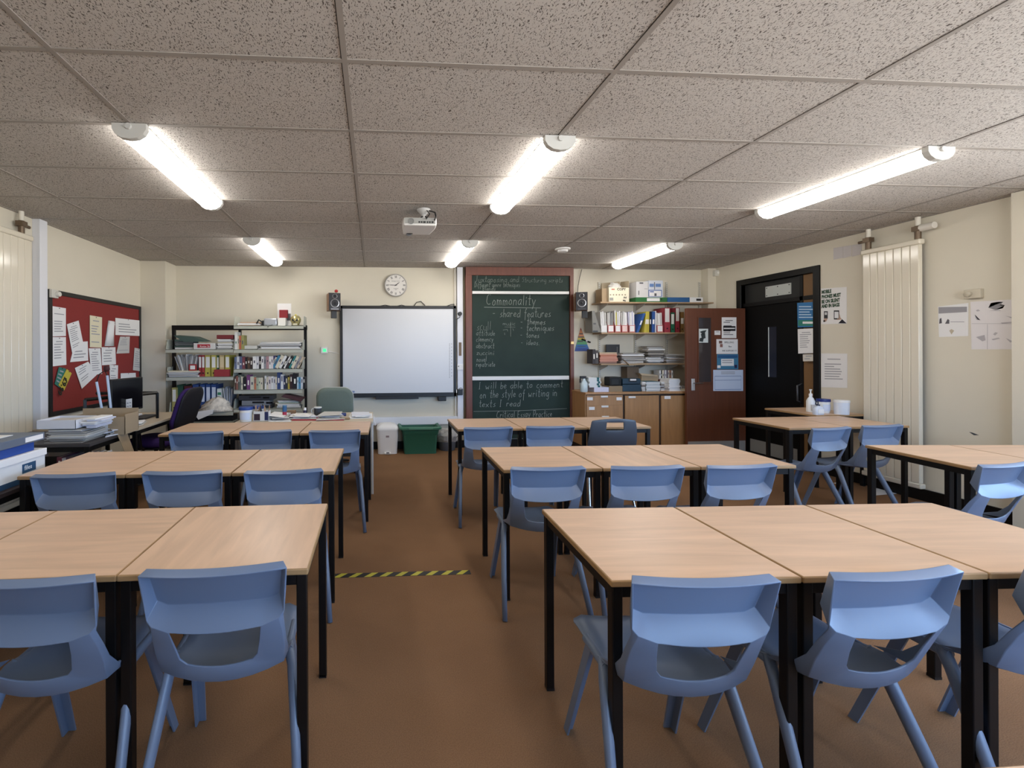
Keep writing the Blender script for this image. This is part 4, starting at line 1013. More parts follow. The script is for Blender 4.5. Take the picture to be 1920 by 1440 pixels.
# skull
c = onY(554.5, 601, 6.1); t = thing('toy_skull', 'small gold skull ornament at the right end of the highest shelf', 'ornament', (c.x, 6.1, z0_))
mb = MB(); mb.lathe([(.03, .0), (.044, .012), (.05, .03), (.066, .055), (.072, .085), (.064, .115), (.042, .138), (.01, .146)], (c.x, 6.1, z0_), 20); mb.build('cranium', mat('gold_plastic', (196, 184, 130), .25, .6), t, smooth=True)
for nm_, dx, dz, r_ in (('eye_socket', -.025, .078, .017), ('eye_socket', .025, .078, .017), ('nose_hole', 0, .052, .009)):
    mb = MB(); mb.lathe([(r_, -.060), (r_ * .95, -.080), (.001, -.082)], (c.x + dx, 6.1 + (.0 if nm_[0] == 'n' else .012), z0_ + dz), 12, 'Y'); mb.build(nm_, BLACKP, t)
mb = MB(); mb.box(c.x - .028, c.x + .028, 6.048, 6.06, z0_ + .012, z0_ + .03); mb.build('teeth', flat((226, 220, 196)), t, bevel=.003)
mb = MB(); mb.lathe([(.01, .142), (.013, .150), (.006, .16)], (c.x, 6.1, z0_), 10); mb.build('yellow_stud', flat((220, 200, 60)), t)
# video recorders
for nm_, lab, u0, u1, v0, v1, cc in (('video_recorder', 'black and silver video recorder, upper one of the two', 447, 512, 742, 750, (60, 62, 68)), ('video_recorder', 'silver-fronted video recorder under the black one', 453, 506, 751.5, 760, (132, 136, 142))):
    t = thing(nm_, lab, 'video recorder', onY((u0 + u1) / 2, v1, 6.04)); pbox('case', flat(cc, .35), u0, v0, u1, v1, 6.04, .22, t, .004)
    pbox('cassette_slot', BLACKP, u0 + 20, v0 + 1.5, u0 + 42, v0 + 4.5, 6.037, .004, t); pbox('display', flat((20, 24, 30), .2), u0 + 46, v0 + 2, u0 + 58, v0 + 5.5, 6.037, .004, t)
item('player_stand', 'low dark case carrying the two video recorders', 'case', flat((52, 52, 56)), 449, 760, 509, 766.8, 6.05, .2, zb=shelf_z['R4'])
ploose('folder_stack', 'stack of books and papers beside the video recorders', 515, 566, 752, shelf_z['R4'], 6.0, .22, 7, PM + [flat((176, 196, 190))], 12, .025)
q = [onY(527, 744, 6.0), onY(533, 739, 6.0), onY(569, 747, 6.0), onY(564, 753.5, 6.0)]
mb = MB(); mb.slab(q, (0, .2, 0)); tag(mb.build('maroon_folder', flat((84, 50, 56))), 'maroon folder slanting on top of the paper stack', 'folder')

# ================================================================== TEACHER DESK
ty0, ty1, tz = 4.44, 5.12, .74
txr = -.01; txl = onZ(446, 789, tz).x
t = thing('teacher_desk', 'pale teacher desk behind the third left row, cluttered with papers', 'desk', ((txr + txl) / 2, (ty0 + ty1) / 2, 0))
mb = MB(); mb.box(txl, txr, ty0, ty1, tz - .025, tz); mb.build('desktop', flat((196, 180, 156), .5), t, bevel=.004)
for x in (txl + .01, txr - .035):
    mb = MB(); mb.box(x, x + .025, ty0 + .03, ty1 - .03, 0, tz - .025); mb.build('side_panel', flat((176, 164, 150)), t)
mb = MB(); mb.box(txl + .035, txr - .035, ty1 - .08, ty1 - .06, .25, tz - .025); mb.build('modesty_panel', flat((110, 96, 84)), t)
mb = MB(); mb.box(txr - .009, txr + .001, ty0 + .03, ty0 + .05, 0, tz - .03); mb.build('edge_strip', flat((214, 214, 214), .4), t)
def tub(u, v0, w, Y, z, label, lid_c=(34, 66, 150)):
    c = onY(u, v0, Y); r_ = w / 2 * Y / F; h = c.z - z; t = thing('wipes_tub', label, 'tub', (c.x, Y, z))
    mb = MB(); mb.lathe([(r_ * .86, 0), (r_ * .9, .004), (r_, h - .03)], (c.x, Y, z), 24); mb.build('tub_body', flat((222, 222, 220), .35), t, smooth='auto')
    mb = MB(); mb.lathe([(r_ * 1.06, h - .03), (r_ * 1.08, h - .024), (r_ * 1.04, h - .002), (r_ * .5, h)], (c.x, Y, z), 24); mb.build('lid', flat(lid_c, .35), t, smooth='auto')
    mb = MB(); k = 9
    for i in range(k):
        a0, a1 = R(-140 + 100 * i / k), R(-140 + 100 * (i + 1) / k); rr_ = r_ * .985
        mb.poly([(c.x + rr_ * math.cos(a0), Y + rr_ * math.sin(a0), z + h * .15), (c.x + rr_ * math.cos(a1), Y + rr_ * math.sin(a1), z + h * .15), (c.x + rr_ * 1.02 * math.cos(a1), Y + rr_ * 1.02 * math.sin(a1), z + h * .62), (c.x + rr_ * 1.02 * math.cos(a0), Y + rr_ * 1.02 * math.sin(a0), z + h * .62)])
    mb.build('printed_label', flat((196, 204, 224)), t)
    return t
tub(461, 762.5, 23.5, 4.56, tz, 'white tub with blue lid, larger one on the teacher desk')
tub(484, 760.5, 19, 4.76, tz, 'white tub with blue lid, behind the pen box on the teacher desk')
t = thing('pen_box', 'white printed carton holding many pens on the teacher desk', 'pen holder', onZ(489, 790, tz)); p = ORG[t.name]
mb = MB(); a_, b_ = .075, .05; h = .10
for q in ((p.x - a_, p.x + a_, p.y, p.y + .002), (p.x - a_, p.x + a_, p.y + 2 * b_ - .002, p.y + 2 * b_), (p.x - a_, p.x - a_ + .002, p.y, p.y + 2 * b_), (p.x + a_ - .002, p.x + a_, p.y, p.y + 2 * b_)): mb.box(*q, tz, tz + h)
mb.box(p.x - a_, p.x + a_, p.y, p.y + 2 * b_, tz, tz + .003); mb.build('carton', flat((214, 210, 204)), t)
mb = MB(); mb.box(p.x - a_ * .9, p.x - a_ * .1, p.y - .001, p.y, tz + .01, tz + h * .75); mb.build('dark_print', flat((52, 34, 48)), t)
mb = MB(); mb.box(p.x + a_ * .5, p.x + a_ * .97, p.y - .001, p.y, tz + .01, tz + h * .95); mb.build('navy_print', flat((34, 40, 84)), t)
rnd = random.Random(4)
for i in range(12):
    cc = rnd.choice([(150, 110, 70), (60, 40, 36), (190, 150, 110), (40, 40, 46), (200, 190, 180)]); bx_, by_ = p.x + rnd.uniform(-.06, .06), p.y + rnd.uniform(.015, .085)
    mb = MB(); mb.tube([(bx_, by_, tz + .004), (bx_ + rnd.uniform(-.025, .035), by_ + rnd.uniform(-.008, .008), tz + .15 + rnd.uniform(-.02, .02))], .004, 6); mb.build('pen', flat(cc), t)
t = thing('snack_tube', 'upright cardboard tube, blue above and red below, on teacher desk', 'tube', onZ(533, 786, tz)); p = ORG[t.name]
for nm_, a_, b_, cc in (('red_base', 0, .075, (176, 36, 60)), ('blue_top', .075, .135, (44, 92, 140)), ('cap', .135, .143, (90, 130, 160))):
    mb = MB(); mb.lathe([(.022, a_), (.022, b_)], (p.x, p.y + .02, tz), 20); mb.build(nm_, flat(cc, .4), t, smooth='auto')
t = thing('coffee_mug', 'dark mug with a pale handle before the green chair', 'mug', onZ(596, 778, tz)); p = ORG[t.name]
mb = MB(); mb.lathe([(.036, 0), (.042, .006), (.042, .088), (.038, .088), (.036, .01)], (p.x, p.y, tz), 24); mb.build('cup', flat((58, 62, 68), .25), t, smooth='auto')
mb = MB(); mb.lathe([(.0425, .078), (.0425, .0885), (.037, .0885)], (p.x, p.y, tz), 24); mb.build('rim', flat((220, 220, 214), .3), t)
mb = MB(); mb.tube([(p.x - .04 - .032 * math.sin(R(a)), p.y, tz + .045 + .030 * math.cos(R(a))) for a in range(0, 181, 20)], .006, 8); mb.build('handle', flat((216, 214, 208), .3), t, smooth=True)
t = thing('small_bottle', 'small dark bottle with a white cap on the teacher desk', 'bottle', onZ(572, 779, tz)); p = ORG[t.name]
mb = MB(); mb.lathe([(.018, 0), (.02, .004), (.02, .05), (.012, .06)], (p.x, p.y, tz), 16); mb.build('bottle_body', flat((48, 36, 66), .3), t, smooth='auto')
mb = MB(); mb.lathe([(.014, .058), (.014, .085)], (p.x, p.y, tz), 16); mb.build('cap', WHITE, t)
def flatsheet(name, label, corners, z, m=PAPER, th=.002, cat='papers', curl=0):
    q = [onZ(u, v, z) for u, v in corners]; mb = MB(); mb.slab(q, (0, 0, th)); return tag(mb.build(name, m), label, cat)
def ppile(name, label, corners, z, h, n, seed, mats=None, curl=.01):
    """overlapping loose sheets on a flat top; corners in photo pixels"""
    q = [onZ(u, v, z) for u, v in corners]; rnd = random.Random(seed); mb = MB(); mats = mats or [PAPER, PAPERD, flat((214, 218, 230))]
    c = (q[0] + q[1] + q[2] + q[3]) / 4
    for i in range(n):
        s_ = rnd.uniform(.55, .95); a = rnd.uniform(-.25, .25) if i else 0; M = Matrix.Rotation(a, 3, 'Z'); off = Vector((rnd.uniform(-.25, .25) * (q[1] - q[0]).length * (1 - s_), rnd.uniform(-.1, .1) * (q[2] - q[1]).length, 0))
        b = [M @ ((k_ - c) * (s_ if i else 1)) + c + off for k_ in q]; zz = z + h * i / n
        b = [Vector((k_.x, k_.y, zz + (rnd.uniform(0, curl) if i else 0))) for k_ in b]; mb.slab(b, (0, 0, h / n * .7), rnd.randrange(len(mats)))
    return tag(mb.build(name, mats), label, 'papers')
flatsheet('red_folder', 'flat red folder under the papers on the teacher desk', [(547, 789), (645, 788.5), (640, 780), (556, 781)], tz, flat((168, 34, 46)), .008, 'folder')
ppile('open_papers', 'open white papers on the red folder, teacher desk left half', [(540, 786), (592, 786), (588, 778), (545, 777)], tz + .010, .022, 5, 21)
ppile('open_papers', 'open white papers on the red folder nearer the mug', [(594, 787), (648, 785), (644, 776), (602, 777)], tz + .010, .030, 6, 22)
ppile('white_papers', 'white sheets at the right end of the teacher desk', [(652, 786), (698, 785), (697, 776), (656, 776)], tz + .002, .02, 4, 23)
ppile('crumpled_papers', 'crumpled white sheets beside the pen box', [(503, 790), (545, 790), (540, 780), (505, 780)], tz + .001, .035, 5, 24, curl=.03)
q = [onZ(640, 781, tz), onZ(662, 781, tz)]; p = q[0]
mb = MB(); mb.box(p.x, p.x + .05, p.y + .02, p.y + .05, tz, tz + .035); tag(mb.build('blue_stapler', flat((60, 70, 120)), bevel=.006), 'small blue stapler on the teacher desk before the green chair', 'stapler')
p = onZ(645, 787, tz); mb = MB(); mb.box(p.x - .04, p.x + .06, p.y, p.y + .03, tz, tz + .02); tag(mb.build('pencil_case', flat((150, 120, 84)), bevel=.006), 'small tan pencil case between the open papers and right sheets', 'pencil case')
q = onY(698, 786, ty0 - .004); mb = MB(); mb.box(q.x - .10, q.x + .02, ty0 - .006, ty0 - .004, tz - .075, tz + .003); 
x_, y_ = txr + .004, 4.62; mb = MB(); mb.poly([(x_, y_, tz + .004), (x_, y_ + .3, tz + .004), (x_ + .02, y_ + .28, tz - .09), (x_ + .02, y_ + .05, tz - .09)]); tag(mb.build('hanging_sheet', PAPER, solid=.002), 'white sheet hanging off the right end of the teacher desk', 'paper')
mb = MB(); p = onZ(545, 780, tz); mb.box(p.x - .05, p.x + .04, p.y + .05, p.y + .11, tz, tz + .05); tag(mb.build('wooden_block', flat((134, 98, 66)), bevel=.004), 'small brown wooden block behind the blue and red tube', 'block')

# green office chair behind the teacher desk
def office_chair(name, label, x, y, rz, fab, shell, seat_z, back_top, back_w=.44, arms=False, rec=0):
    t = thing(name, label, 'office chair', (0, 0, 0))
    def cush(nm, w, d, th, org, tiltx, m, ex=1.0):
        mb = MB(); M = Matrix.Translation(org) @ Matrix.Rotation(tiltx, 4, 'X'); rings = []
        for (s_, zz) in ((.80, -th / 2), (.96, -th * .35), (1, 0), (.96, th * .35), (.80, th / 2)):
            rings.append([M @ Vector(p_) for p_ in rr(0, 0, w / 2 * s_, d / 2 * s_, zz, r=min(w, d) / 2 * s_ * .62, n=7)])
        loft(mb, rings); return mb.build(nm, m, t, smooth=True)
    cush('seat', .48, .46, .09, (0, 0, seat_z), 0, fab); cush('seat_pan', .44, .42, .03, (0, 0, seat_z - .05), 0, shell)
    hb = back_top - seat_z - .10
    cush('backrest', back_w, hb, .07, (0, -.25 - hb / 2 * math.sin(R(max(0, rec - 8))), seat_z + .10 + hb / 2), R(82 + rec), fab)
    cush('back_shell', back_w + .012, hb + .012, .03, (0, -.285 - hb / 2 * math.sin(R(max(0, rec - 8))), seat_z + .10 + hb / 2), R(82 + rec), shell)
    mb = MB(); mb.box(-.03, .03, -.27, .02, seat_z - .085, seat_z - .065); mb.box(-.03, .03, -.30, -.275, seat_z - .085, seat_z + .25); mb.build('back_bracket', BLACKP, t)
    mb = MB(); mb.lathe([(.03, .10), (.03, .24), (.02, .245), (.02, seat_z - .06)], (0, 0, 0), 16); mb.build('gas_column', BLACKP, t)
    for k in range(5):
        a = R(72 * k + 18); e = (.28 * math.cos(a), .28 * math.sin(a)); mb = MB(); mb.tube([(0, 0, .11), (e[0] * .6, e[1] * .6, .10), (e[0], e[1], .075)], .024, 8, r2=.016); lg = mb.build('base_leg', BLACKP, t, smooth='auto')
        mb = MB(); mb.lathe([(.012, -.018), (.027, -.014), (.027, .014), (.012, .018)], (e[0], e[1], .027), 14, 'X'); mb.build('castor', BLACKP, lg)
    if arms:
        for s_ in (-1, 1):
            mb = MB(); mb.tube([(s_ * .22, .0, seat_z - .05), (s_ * .28, .0, seat_z - .02), (s_ * .28, .02, seat_z + .2), (s_ * .28, -.08, seat_z + .21), (s_ * .28, .14, seat_z + .21)], .018, 8); mb.build('armrest', BLACKP, t, smooth=True)
    t.location = (x, y, 0); t.rotation_euler = (0, 0, rz); return t
GRN = mat('sage_green_fabric', (112, 122, 112), .9, 0, .1, noise=(260, .12, (1, 1, 1)))
PUR = mat('purple_fabric', (58, 40, 92), .9, 0, .1, noise=(260, .15, (1, 1, 1)))
p = onY(627, 726, 5.55)
office_chair('office_chair', 'sage green upholstered office chair behind the teacher desk', p.x, 5.36, R(180), GRN, flat((176, 178, 172)), .50, onY(627, 726, 5.62).z, .46)
office_chair('office_chair', 'purple office chair with a black back shell at the computer desk', -2.33, 4.90, R(86), PUR, flat((24, 22, 28), .6), .50, 1.07, .46, arms=True, rec=26)
# ================================================================== LEFT WALL: notice board, radiator, trunking
t = thing('notice_board', 'wide red felt notice board in a black frame on the left wall', 'notice board', (XL, 5.5, onX(88, 780, XL).z))
ya, yb_ = onX(88, 543, XL).y, onX(283, 578, XL).y - .28; yb_ = 6.19
zt_ = (onX(88, 543, XL).z + onX(283, 578, XL).z) / 2; zb_ = (onX(88, 780, XL).z + onX(283, 745, XL).z) / 2
mb = MB(); mb.box(XL, XL + .012, ya + .03, yb_ - .03, zb_ + .03, zt_ - .03); mb.build('felt_panel', mat('red_felt', (134, 58, 55), .95, 0, .1, noise=(180, .08, (1, 1, 1))), t)
mb = MB(); w = .045
mb.box(XL, XL + .022, ya, ya + w, zb_, zt_); mb.box(XL, XL + .022, yb_ - w, yb_, zb_, zt_); mb.box(XL, XL + .022, ya + w, yb_ - w, zt_ - w, zt_); mb.box(XL, XL + .022, ya + w, yb_ - w, zb_, zb_ + w); mb.build('black_frame', BLACKP, t, bevel=.003)
NBX = XL + .012
for i, (pts, lab, m_, ln) in enumerate([
    ([(98, 574), (123, 578), (123, 630), (98, 631)], 'tall white sheet at the upper left corner of the notice board', PAPER, 9),
    ([(98, 632), (123, 632), (124, 684), (97.5, 687)], 'tall white sheet below the upper left one on the notice board', PAPER, 8),
    ([(140, 642), (164, 640), (165, 676), (131, 679)], 'white sheet partly under the tilted handout on the notice board', PAPER, 5),
    ([(125, 608), (147, 601), (157, 650), (135, 662)], 'tilted white handout near the left of the notice board', PAPER, 11),
    ([(168, 591), (191, 595), (190, 652), (168, 651)], 'cream notice with a clear top pocket on the notice board', CREAMP, 9),
    ([(216, 596), (262, 601), (262, 630), (216, 628)], 'wide white timetable sheet at the top right of the notice board', PAPER, 5),
    ([(225, 631), (243, 631), (242, 662), (218, 663)], 'white sheet hanging under the wide timetable sheet', PAPERD, 7),
    ([(252, 652), (266, 655), (264, 696), (249, 694)], 'narrow pale strip at the right end of the notice board', PAPERD, 8),
    ([(140, 690), (165, 678), (182, 702), (153, 729)], 'large tilted sheet behind the lower middle papers on the notice board', PAPER, 7),
    ([(166, 653), (188, 653), (191, 701), (171, 703)], 'white letter in the centre of the notice board', PAPER, 9),
    ([(190, 651), (216, 651), (217, 683), (191, 685)], 'white sheet with a dark text block, right of the centre letter', PAPER, 5),
    ([(205, 684), (221, 685), (220, 729), (206, 729)], 'narrow printed sheet above the black monitor', PAPER, 8),
    ([(226, 700), (254, 699), (256, 727), (226, 727)], 'white sheet partly behind the black monitor', PAPER, 3),
    ([(110, 688), (123, 691), (117, 731), (102, 720)], 'teal leaflet tucked behind a yellow one on the notice board', flat((44, 120, 104)), 4),
    ([(125, 692), (134, 700), (120, 732), (109, 722)], 'yellow leaflet with black lettering on the notice board', flat((202, 182, 52)), 0)]):
    o = sheet('pinned_sheet', lab, 'notice', quadL(pts, NBX, .0008 * (i + 1) + (.004 if i in (3, 14) else 0)), (1, 0, 0), m_, ln, seed=i, pin=True)
    if i == 14:
        q = quadL(pts, NBX, .0008 * 15 + .0085); xd = (q[2] - q[1]).normalized(); yd = Vector((1, 0, 0)).cross(xd)
        q0 = q[0] * .42 + q[3] * .30 + q[1] * .18 + q[2] * .10
        rootp = o; 
        lettering('leaflet_lettering', '£9.99', .085, frame_mx(q0 + Vector((.001, 0, 0)), xd, yd), flat((40, 40, 30)), rootp, bold=.003)
# curled paper
mb = MB(); q = quadL([(203, 601), (212, 605), (214, 649), (196, 649)], NBX, .004)
mb.poly([q[0], q[1], q[1] + Vector((.03, 0, -.03)), q[0] + Vector((.02, 0, -.03))]); pts = 8
for i in range(pts):
    f0, f1 = i / pts, (i + 1) / pts
    def cu(f, s_): a = q[0].lerp(q[1], f) if s_ else q[3].lerp(q[2], f); return a + Vector((.045 * math.sin(math.pi * f) * (1 if s_ else .5), 0, 0))
    mb.poly([cu(f0, 1), cu(f1, 1), cu(f1, 0), cu(f0, 0)])
tag(mb.build('pinned_sheet', PAPER, solid=.001, smooth='auto'), 'curled white sheet bulging out near the top of the notice board', 'notice')
t = thing('wall_thermostat', 'small white thermostat at the top left corner of the notice board', 'thermostat', onX(100, 560, XL + .022)); q = onX(99, 551, XL + .025)
mb = MB(); mb.box(XL + .022, XL + .05, q.y - .045, q.y + .045, q.z - .04, q.z + .04); mb.build('base_plate', flat((206, 202, 192), .4), t, bevel=.004)
mb = MB(); mb.lathe([(.026, .05), (.026, .075), (.022, .08)], (XL, q.y + .02, q.z), 20, 'X'); mb.build('dial', flat((214, 210, 200), .4), t, smooth='auto')
# tall trunking on the left wall
q0, q1 = onX(75, 500, XL + .07), onX(89.5, 500, XL + .07)
mb = MB(); mb.box(XL, XL + .07, q0.y, q1.y, 0, H); struct(mb.build('trim_4', TRUNK, bevel=.004))
# radiators
def radiator(label, X, s, y0, y1, z0, z1, n):
    """panel radiator on a side wall: s = +1 faces +x, -1 faces -x"""
    t = thing('vertical_radiator', label, 'radiator', (X + s * .07, (y0 + y1) / 2, z0)); pw_ = (y1 - y0) / n
    mb = MB(); xa, xb = sorted((X + s * .045, X + s * .085))
    for i in range(n): mb.box(xa, xb, y0 + i * pw_ + .0012, y0 + (i + 1) * pw_ - .0012, z0 + .05, z1 - .05)
    mb.box(*sorted((X + s * .045, X + s * .070)), y0, y1, z0 + .05, z1 - .05); mb.build('panel', RAD, t, bevel=.005, smooth='auto', bseg=2)
    for nm_, za, zb in (('top_header', z1 - .05, z1), ('bottom_header', z0, z0 + .05)):
        mb = MB(); mb.box(*sorted((X + s * .035, X + s * .095)), y0 - .015, y1 + .015, za, zb); mb.build(nm_, RAD, t, bevel=.012, smooth='auto', bseg=3)
    for yy in (y0 + .1, y1 - .1):
        mb = MB(); mb.box(*sorted((X, X + s * .05)), yy - .015, yy + .015, z1 - .22, z1 - .17); mb.build('wall_bracket', PIPE, t)
    return t
zr1 = 2.40; ry0, ry1 = 3.83, 4.31
radiator('tall cream panel radiator on the right wall', XR, -1, ry0, ry1, .12, 2.475, 7)
radiator('tall cream panel radiator at the left edge of the picture', XL, 1, 3.35, 4.19, .12, 2.49, 11)
def pipe_valve(label, X, s, y, knob, big):
    t = thing('pipe_valve', label, 'radiator valve', (X + s * .07, y, 2.48))
    mb = MB(); mb.tube([(X + s * .065, y, 2.60), (X + s * .065, y, H + .004)], .020, 12); mb.build('pipe', PIPE, t, smooth='auto')
    mb = MB(); mb.tube([(X + s * .065, y, 2.475), (X + s * .065, y, 2.60)], .024, 10); mb.box(X + s * .065 - .03, X + s * .065 + .03, y - .03, y + .03, 2.55, 2.595); mb.build('valve_body', mat('dull_brass', (112, 96, 80), .4, .7), t, smooth='auto')
    mb = MB()
    if big: mb.tube([(X + s * .065, y - .025, 2.575), (X + s * .065, y - .05, 2.575), (X + s * .065, y - .125, 2.575)], .034, 14, r2=.031)
    else: mb.tube([(X + s * .065, y + knob * .025, 2.565), (X + s * .065, y + knob * .09, 2.565)], .014, 10)
    mb.build('valve_head', flat((222, 216, 204), .35) if big else mat('dull_brass', (112, 96, 80), .4, .7), t, smooth='auto')
pipe_valve('white-headed radiator valve and pipe above the right wall radiator', XR, -1, ry0 + .02, -1, True)
pipe_valve('dark radiator valve and pipe above the radiator, nearer the door', XR, -1, ry1 - .04, 1, False)
pipe_valve('brass radiator valve and pipe on the left wall near the ceiling', XL, 1, 4.10, 1, False)

# ================================================================== RIGHT WALL: doorway
DY0, DY1, DZ = DOOR[0], DOOR[1], DOOR[3]
t = struct(MB().box(XR - .02, XR + .25, DY0 - .075, DY0, 0, DZ + .075).box(XR - .02, XR + .25, DY1, DY1 + .075, 0, DZ + .075).box(XR - .02, XR + .25, DY0, DY1, DZ, DZ + .075).build('door_1', BLACKPAINT, bevel=.004))
ZT = 2.04
mb = MB(); mb.box(XR + .02, XR + .10, DY0, DY1, ZT, ZT + .05); mb.build('transom_rail', BLACKPAINT, t)
mb = MB(); mb.box(XR + .05, XR + .07, DY0, DY1, ZT + .05, DZ); tp = mb.build('transom_panel', flat((38, 38, 38), .4), t)
yy = (DY0 + DY1) / 2 + .02; mb = MB(); mb.box(XR + .040, XR + .050, yy - .20, yy + .16, ZT + .10, ZT + .24); pl = mb.build('steel_plate', flat((186, 190, 186), .35), tp)
mb = MB()
for a, b in ((-.18, .12), (.14, .12), (-.18, .22), (.14, .22), (-.02, .22), (-.02, .12)): mb.box(XR + .037, XR + .040, yy + a - .006, yy + a + .006, ZT + b - .006, ZT + b + .006)
mb.build('screw', BLACKP, tp)
# fixed brown side panel on the near side of the opening
SP_ = DY0 + .16
mb = MB(); mb.box(XR + .03, XR + .06, DY0, SP_, 0, DZ); mb.build('side_panel', flat((128, 92, 54), .5), t)
mb = MB(); mb.box(XR + .02, XR + .10, SP_, SP_ + .04, 0, DZ); mb.build('mullion', BLACKPAINT, t)
# closed black door in the frame, with a narrow vision slot
DX = XR + .045
d2 = struct(MB().box(DX, DX + .045, SP_ + .04, DY1, .005, ZT).build('door_2', flat((9, 9, 9), .55, .15), bevel=.002))
sy0, sy1 = onX(1456, 660, DX).y, onX(1442.5, 660, DX).y; sz0, sz1 = onX(1449, 707, DX).z, onX(1449, 613, DX).z
mb = MB(); mb.box(DX - .002, DX + .0, sy0, sy1, sz0, sz1); mb.build('vision_pane', flat((26, 28, 44), .25), d2)
mb = MB(); mb.box(DX - .005, DX + .0, sy1, sy1 + .012, sz0, sz1); mb.build('pane_bead', flat((190, 200, 200), .3), d2)
mb = MB(); mb.box(DX - .002, DX, SP_ + .10, DY1 - .08, .03, .20); mb.build('kick_plate', flat((126, 126, 124), .4), d2)
# door leaf standing open into the room
a = onY(1287.5, 578, 5.88); b = onY(1397.5, 578, 5.88)
lx0, lx1, ly, lz1 = a.x, b.x, 5.88, onY(1340, 578, 5.88).z
d = struct(MB().box(lx0, lx1, ly, ly + .044, .012, lz1).build('door_3', DOORWOOD, bevel=.003))
def L3(u, v): return onY(u, v, ly)
p0, p1 = L3(1309, 596), L3(1333, 716)
mb = MB(); mb.box(p0.x, p1.x, ly - .004, ly + .0, p1.z, p0.z); mb.build('vision_glass', mat('dark_door_glass', (64, 58, 58), .06, 0, .8), d)
mb = MB()
for q in ((p0.x - .012, p0.x, p1.z - .012, p0.z + .012), (p1.x, p1.x + .012, p1.z - .012, p0.z + .012), (p0.x, p1.x, p0.z, p0.z + .012), (p0.x, p1.x, p1.z - .012, p1.z)): mb.box(q[0], q[1], ly - .012, ly, q[2], q[3])
mb.build('glazing_bead', DOORWOOD, d)
q0, q1 = L3(1296, 710), L3(1302, 732); mb = MB(); mb.box(q0.x, q1.x, ly - .012, ly, q1.z, q0.z); hd = mb.build('handle_plate', mat('silver_handle', (206, 206, 206), .3, .5), d, bevel=.003)
q2 = L3(1299, 718); mb = MB(); mb.tube([(q2.x, ly - .01, q2.z), (q2.x, ly - .05, q2.z), (q2.x + .11, ly - .05, q2.z)], .009, 10); mb.build('lever_handle', CHROME, hd, smooth='auto')
mb = MB(); mb.box(lx0 + .01, lx1 - .01, ly - .002, ly, .012, L3(1340, 827).z); mb.build('kick_plate', flat((150, 150, 148), .4), d)
dn = (0, -1, 0)
def onleaf(name, lab, cat, u0, v0, u1, v1, m_, ln=0, **kw): return sheet(name, lab, cat, quadB(u0, v0, u1, v1, ly - .0005), dn, m_, ln, **kw)
o = onleaf('door_notice', 'white notice with a black band, topmost on the brown door', 'notice', 1353, 595, 1380.5, 634, PAPER, 9, seed=2, ink=INK)
def patch(par, name, u0, v0, u1, v1, m_, Y=None, t_=.0006):
    Y = Y or ly - .0045; x0, x1, z0, z1 = XZ(u0, v0, u1, v1, Y); mb = MB(); mb.box(x0, x1, Y - t_, Y, z0, z1); return mb.build(name, m_, par)
patch(o, 'black_band', 1356, 611.5, 1379, 620.5, BLACKP); patch(o, 'white_words', 1357, 614.5, 1378, 617, PAPER, ly - .0055)
o = onleaf('door_notice', 'white notice with spelling wording and small pictures below the black-banded one', 'notice', 1343, 636, 1383, 663.5, PAPER, 0)
p = onY(1358, 643.5, ly - .005); lettering('notice_lettering', 'SPELLING', .034, frame_mx(p, (1, 0, 0), (0, 0, 1)), INK, o); p = onY(1354, 659, ly - .005); lettering('notice_lettering', 'WE SUPPORT IT', .030, frame_mx(p, (1, 0, 0), (0, 0, 1)), INK, o); p = onY(1366, 651, ly - .005); lettering('notice_lettering', 'Bee', .030, frame_mx(p, (1, 0, 0), (0, 0, 1)), INK, o)
patch(o, 'small_picture', 1348, 639, 1354, 644, flat((120, 90, 80))); patch(o, 'small_picture', 1350, 645, 1355, 651, flat((150, 100, 90)))
o = onleaf('door_poster', 'blue poster with a white panel on the brown door', 'poster', 1344, 664, 1384, 692.5, flat((58, 124, 160)), 0)
patch(o, 'white_panel', 1352, 673, 1376, 686, PAPER); patch(o, 'blue_band', 1346, 666, 1383, 671, flat((36, 88, 140))); patch(o, 'panel_print', 1354, 675, 1373, 676.5, INKL, ly - .0055); patch(o, 'panel_print', 1354, 679, 1373, 680.5, INKL, ly - .0055); patch(o, 'white_corner', 1345, 685, 1351, 690, PAPER); patch(o, 'dark_corner', 1377, 684, 1382, 690, flat((40, 40, 80)))
o = onleaf('door_poster', 'pale blue ruled chart, lowest and widest on the brown door', 'poster', 1337, 693.5, 1393, 733, flat((196, 206, 226)), 0)
for v in (697, 700): patch(o, 'heading_line', 1352, v, 1378, v + 1.2, INKL)
for q in ((1340, 705, 1390, 705.6), (1340, 730, 1390, 730.6), (1340, 705, 1340.6, 730), (1389.5, 705, 1390, 730), (1340, 712.5, 1390, 713)): patch(o, 'ruled_line', *q, flat((120, 140, 180)))
onleaf('door_label', 'tiny white label beside the door glass', 'label', 1339.5, 620, 1350.5, 628, PAPER, 2)
o = sheet('door_picture', 'small black and white picture stuck on the door glass', 'picture', quadB(1310, 616.5, 1327.5, 642.5, ly - .0050), dn, flat((206, 216, 214)), 0)
for q in ([(1312, 622), (1318, 620), (1325, 619), (1319, 628)], [(1314, 626), (1322, 624), (1323, 634), (1316, 636)], [(1312, 634), (1320, 632), (1318, 641), (1311, 640)]):
    mb = MB(); mb.slab([onY(u, v, ly - .0095) for u, v in q], (0, -.0006, 0)); mb.build('dark_shape', flat((50, 58, 60)), o)
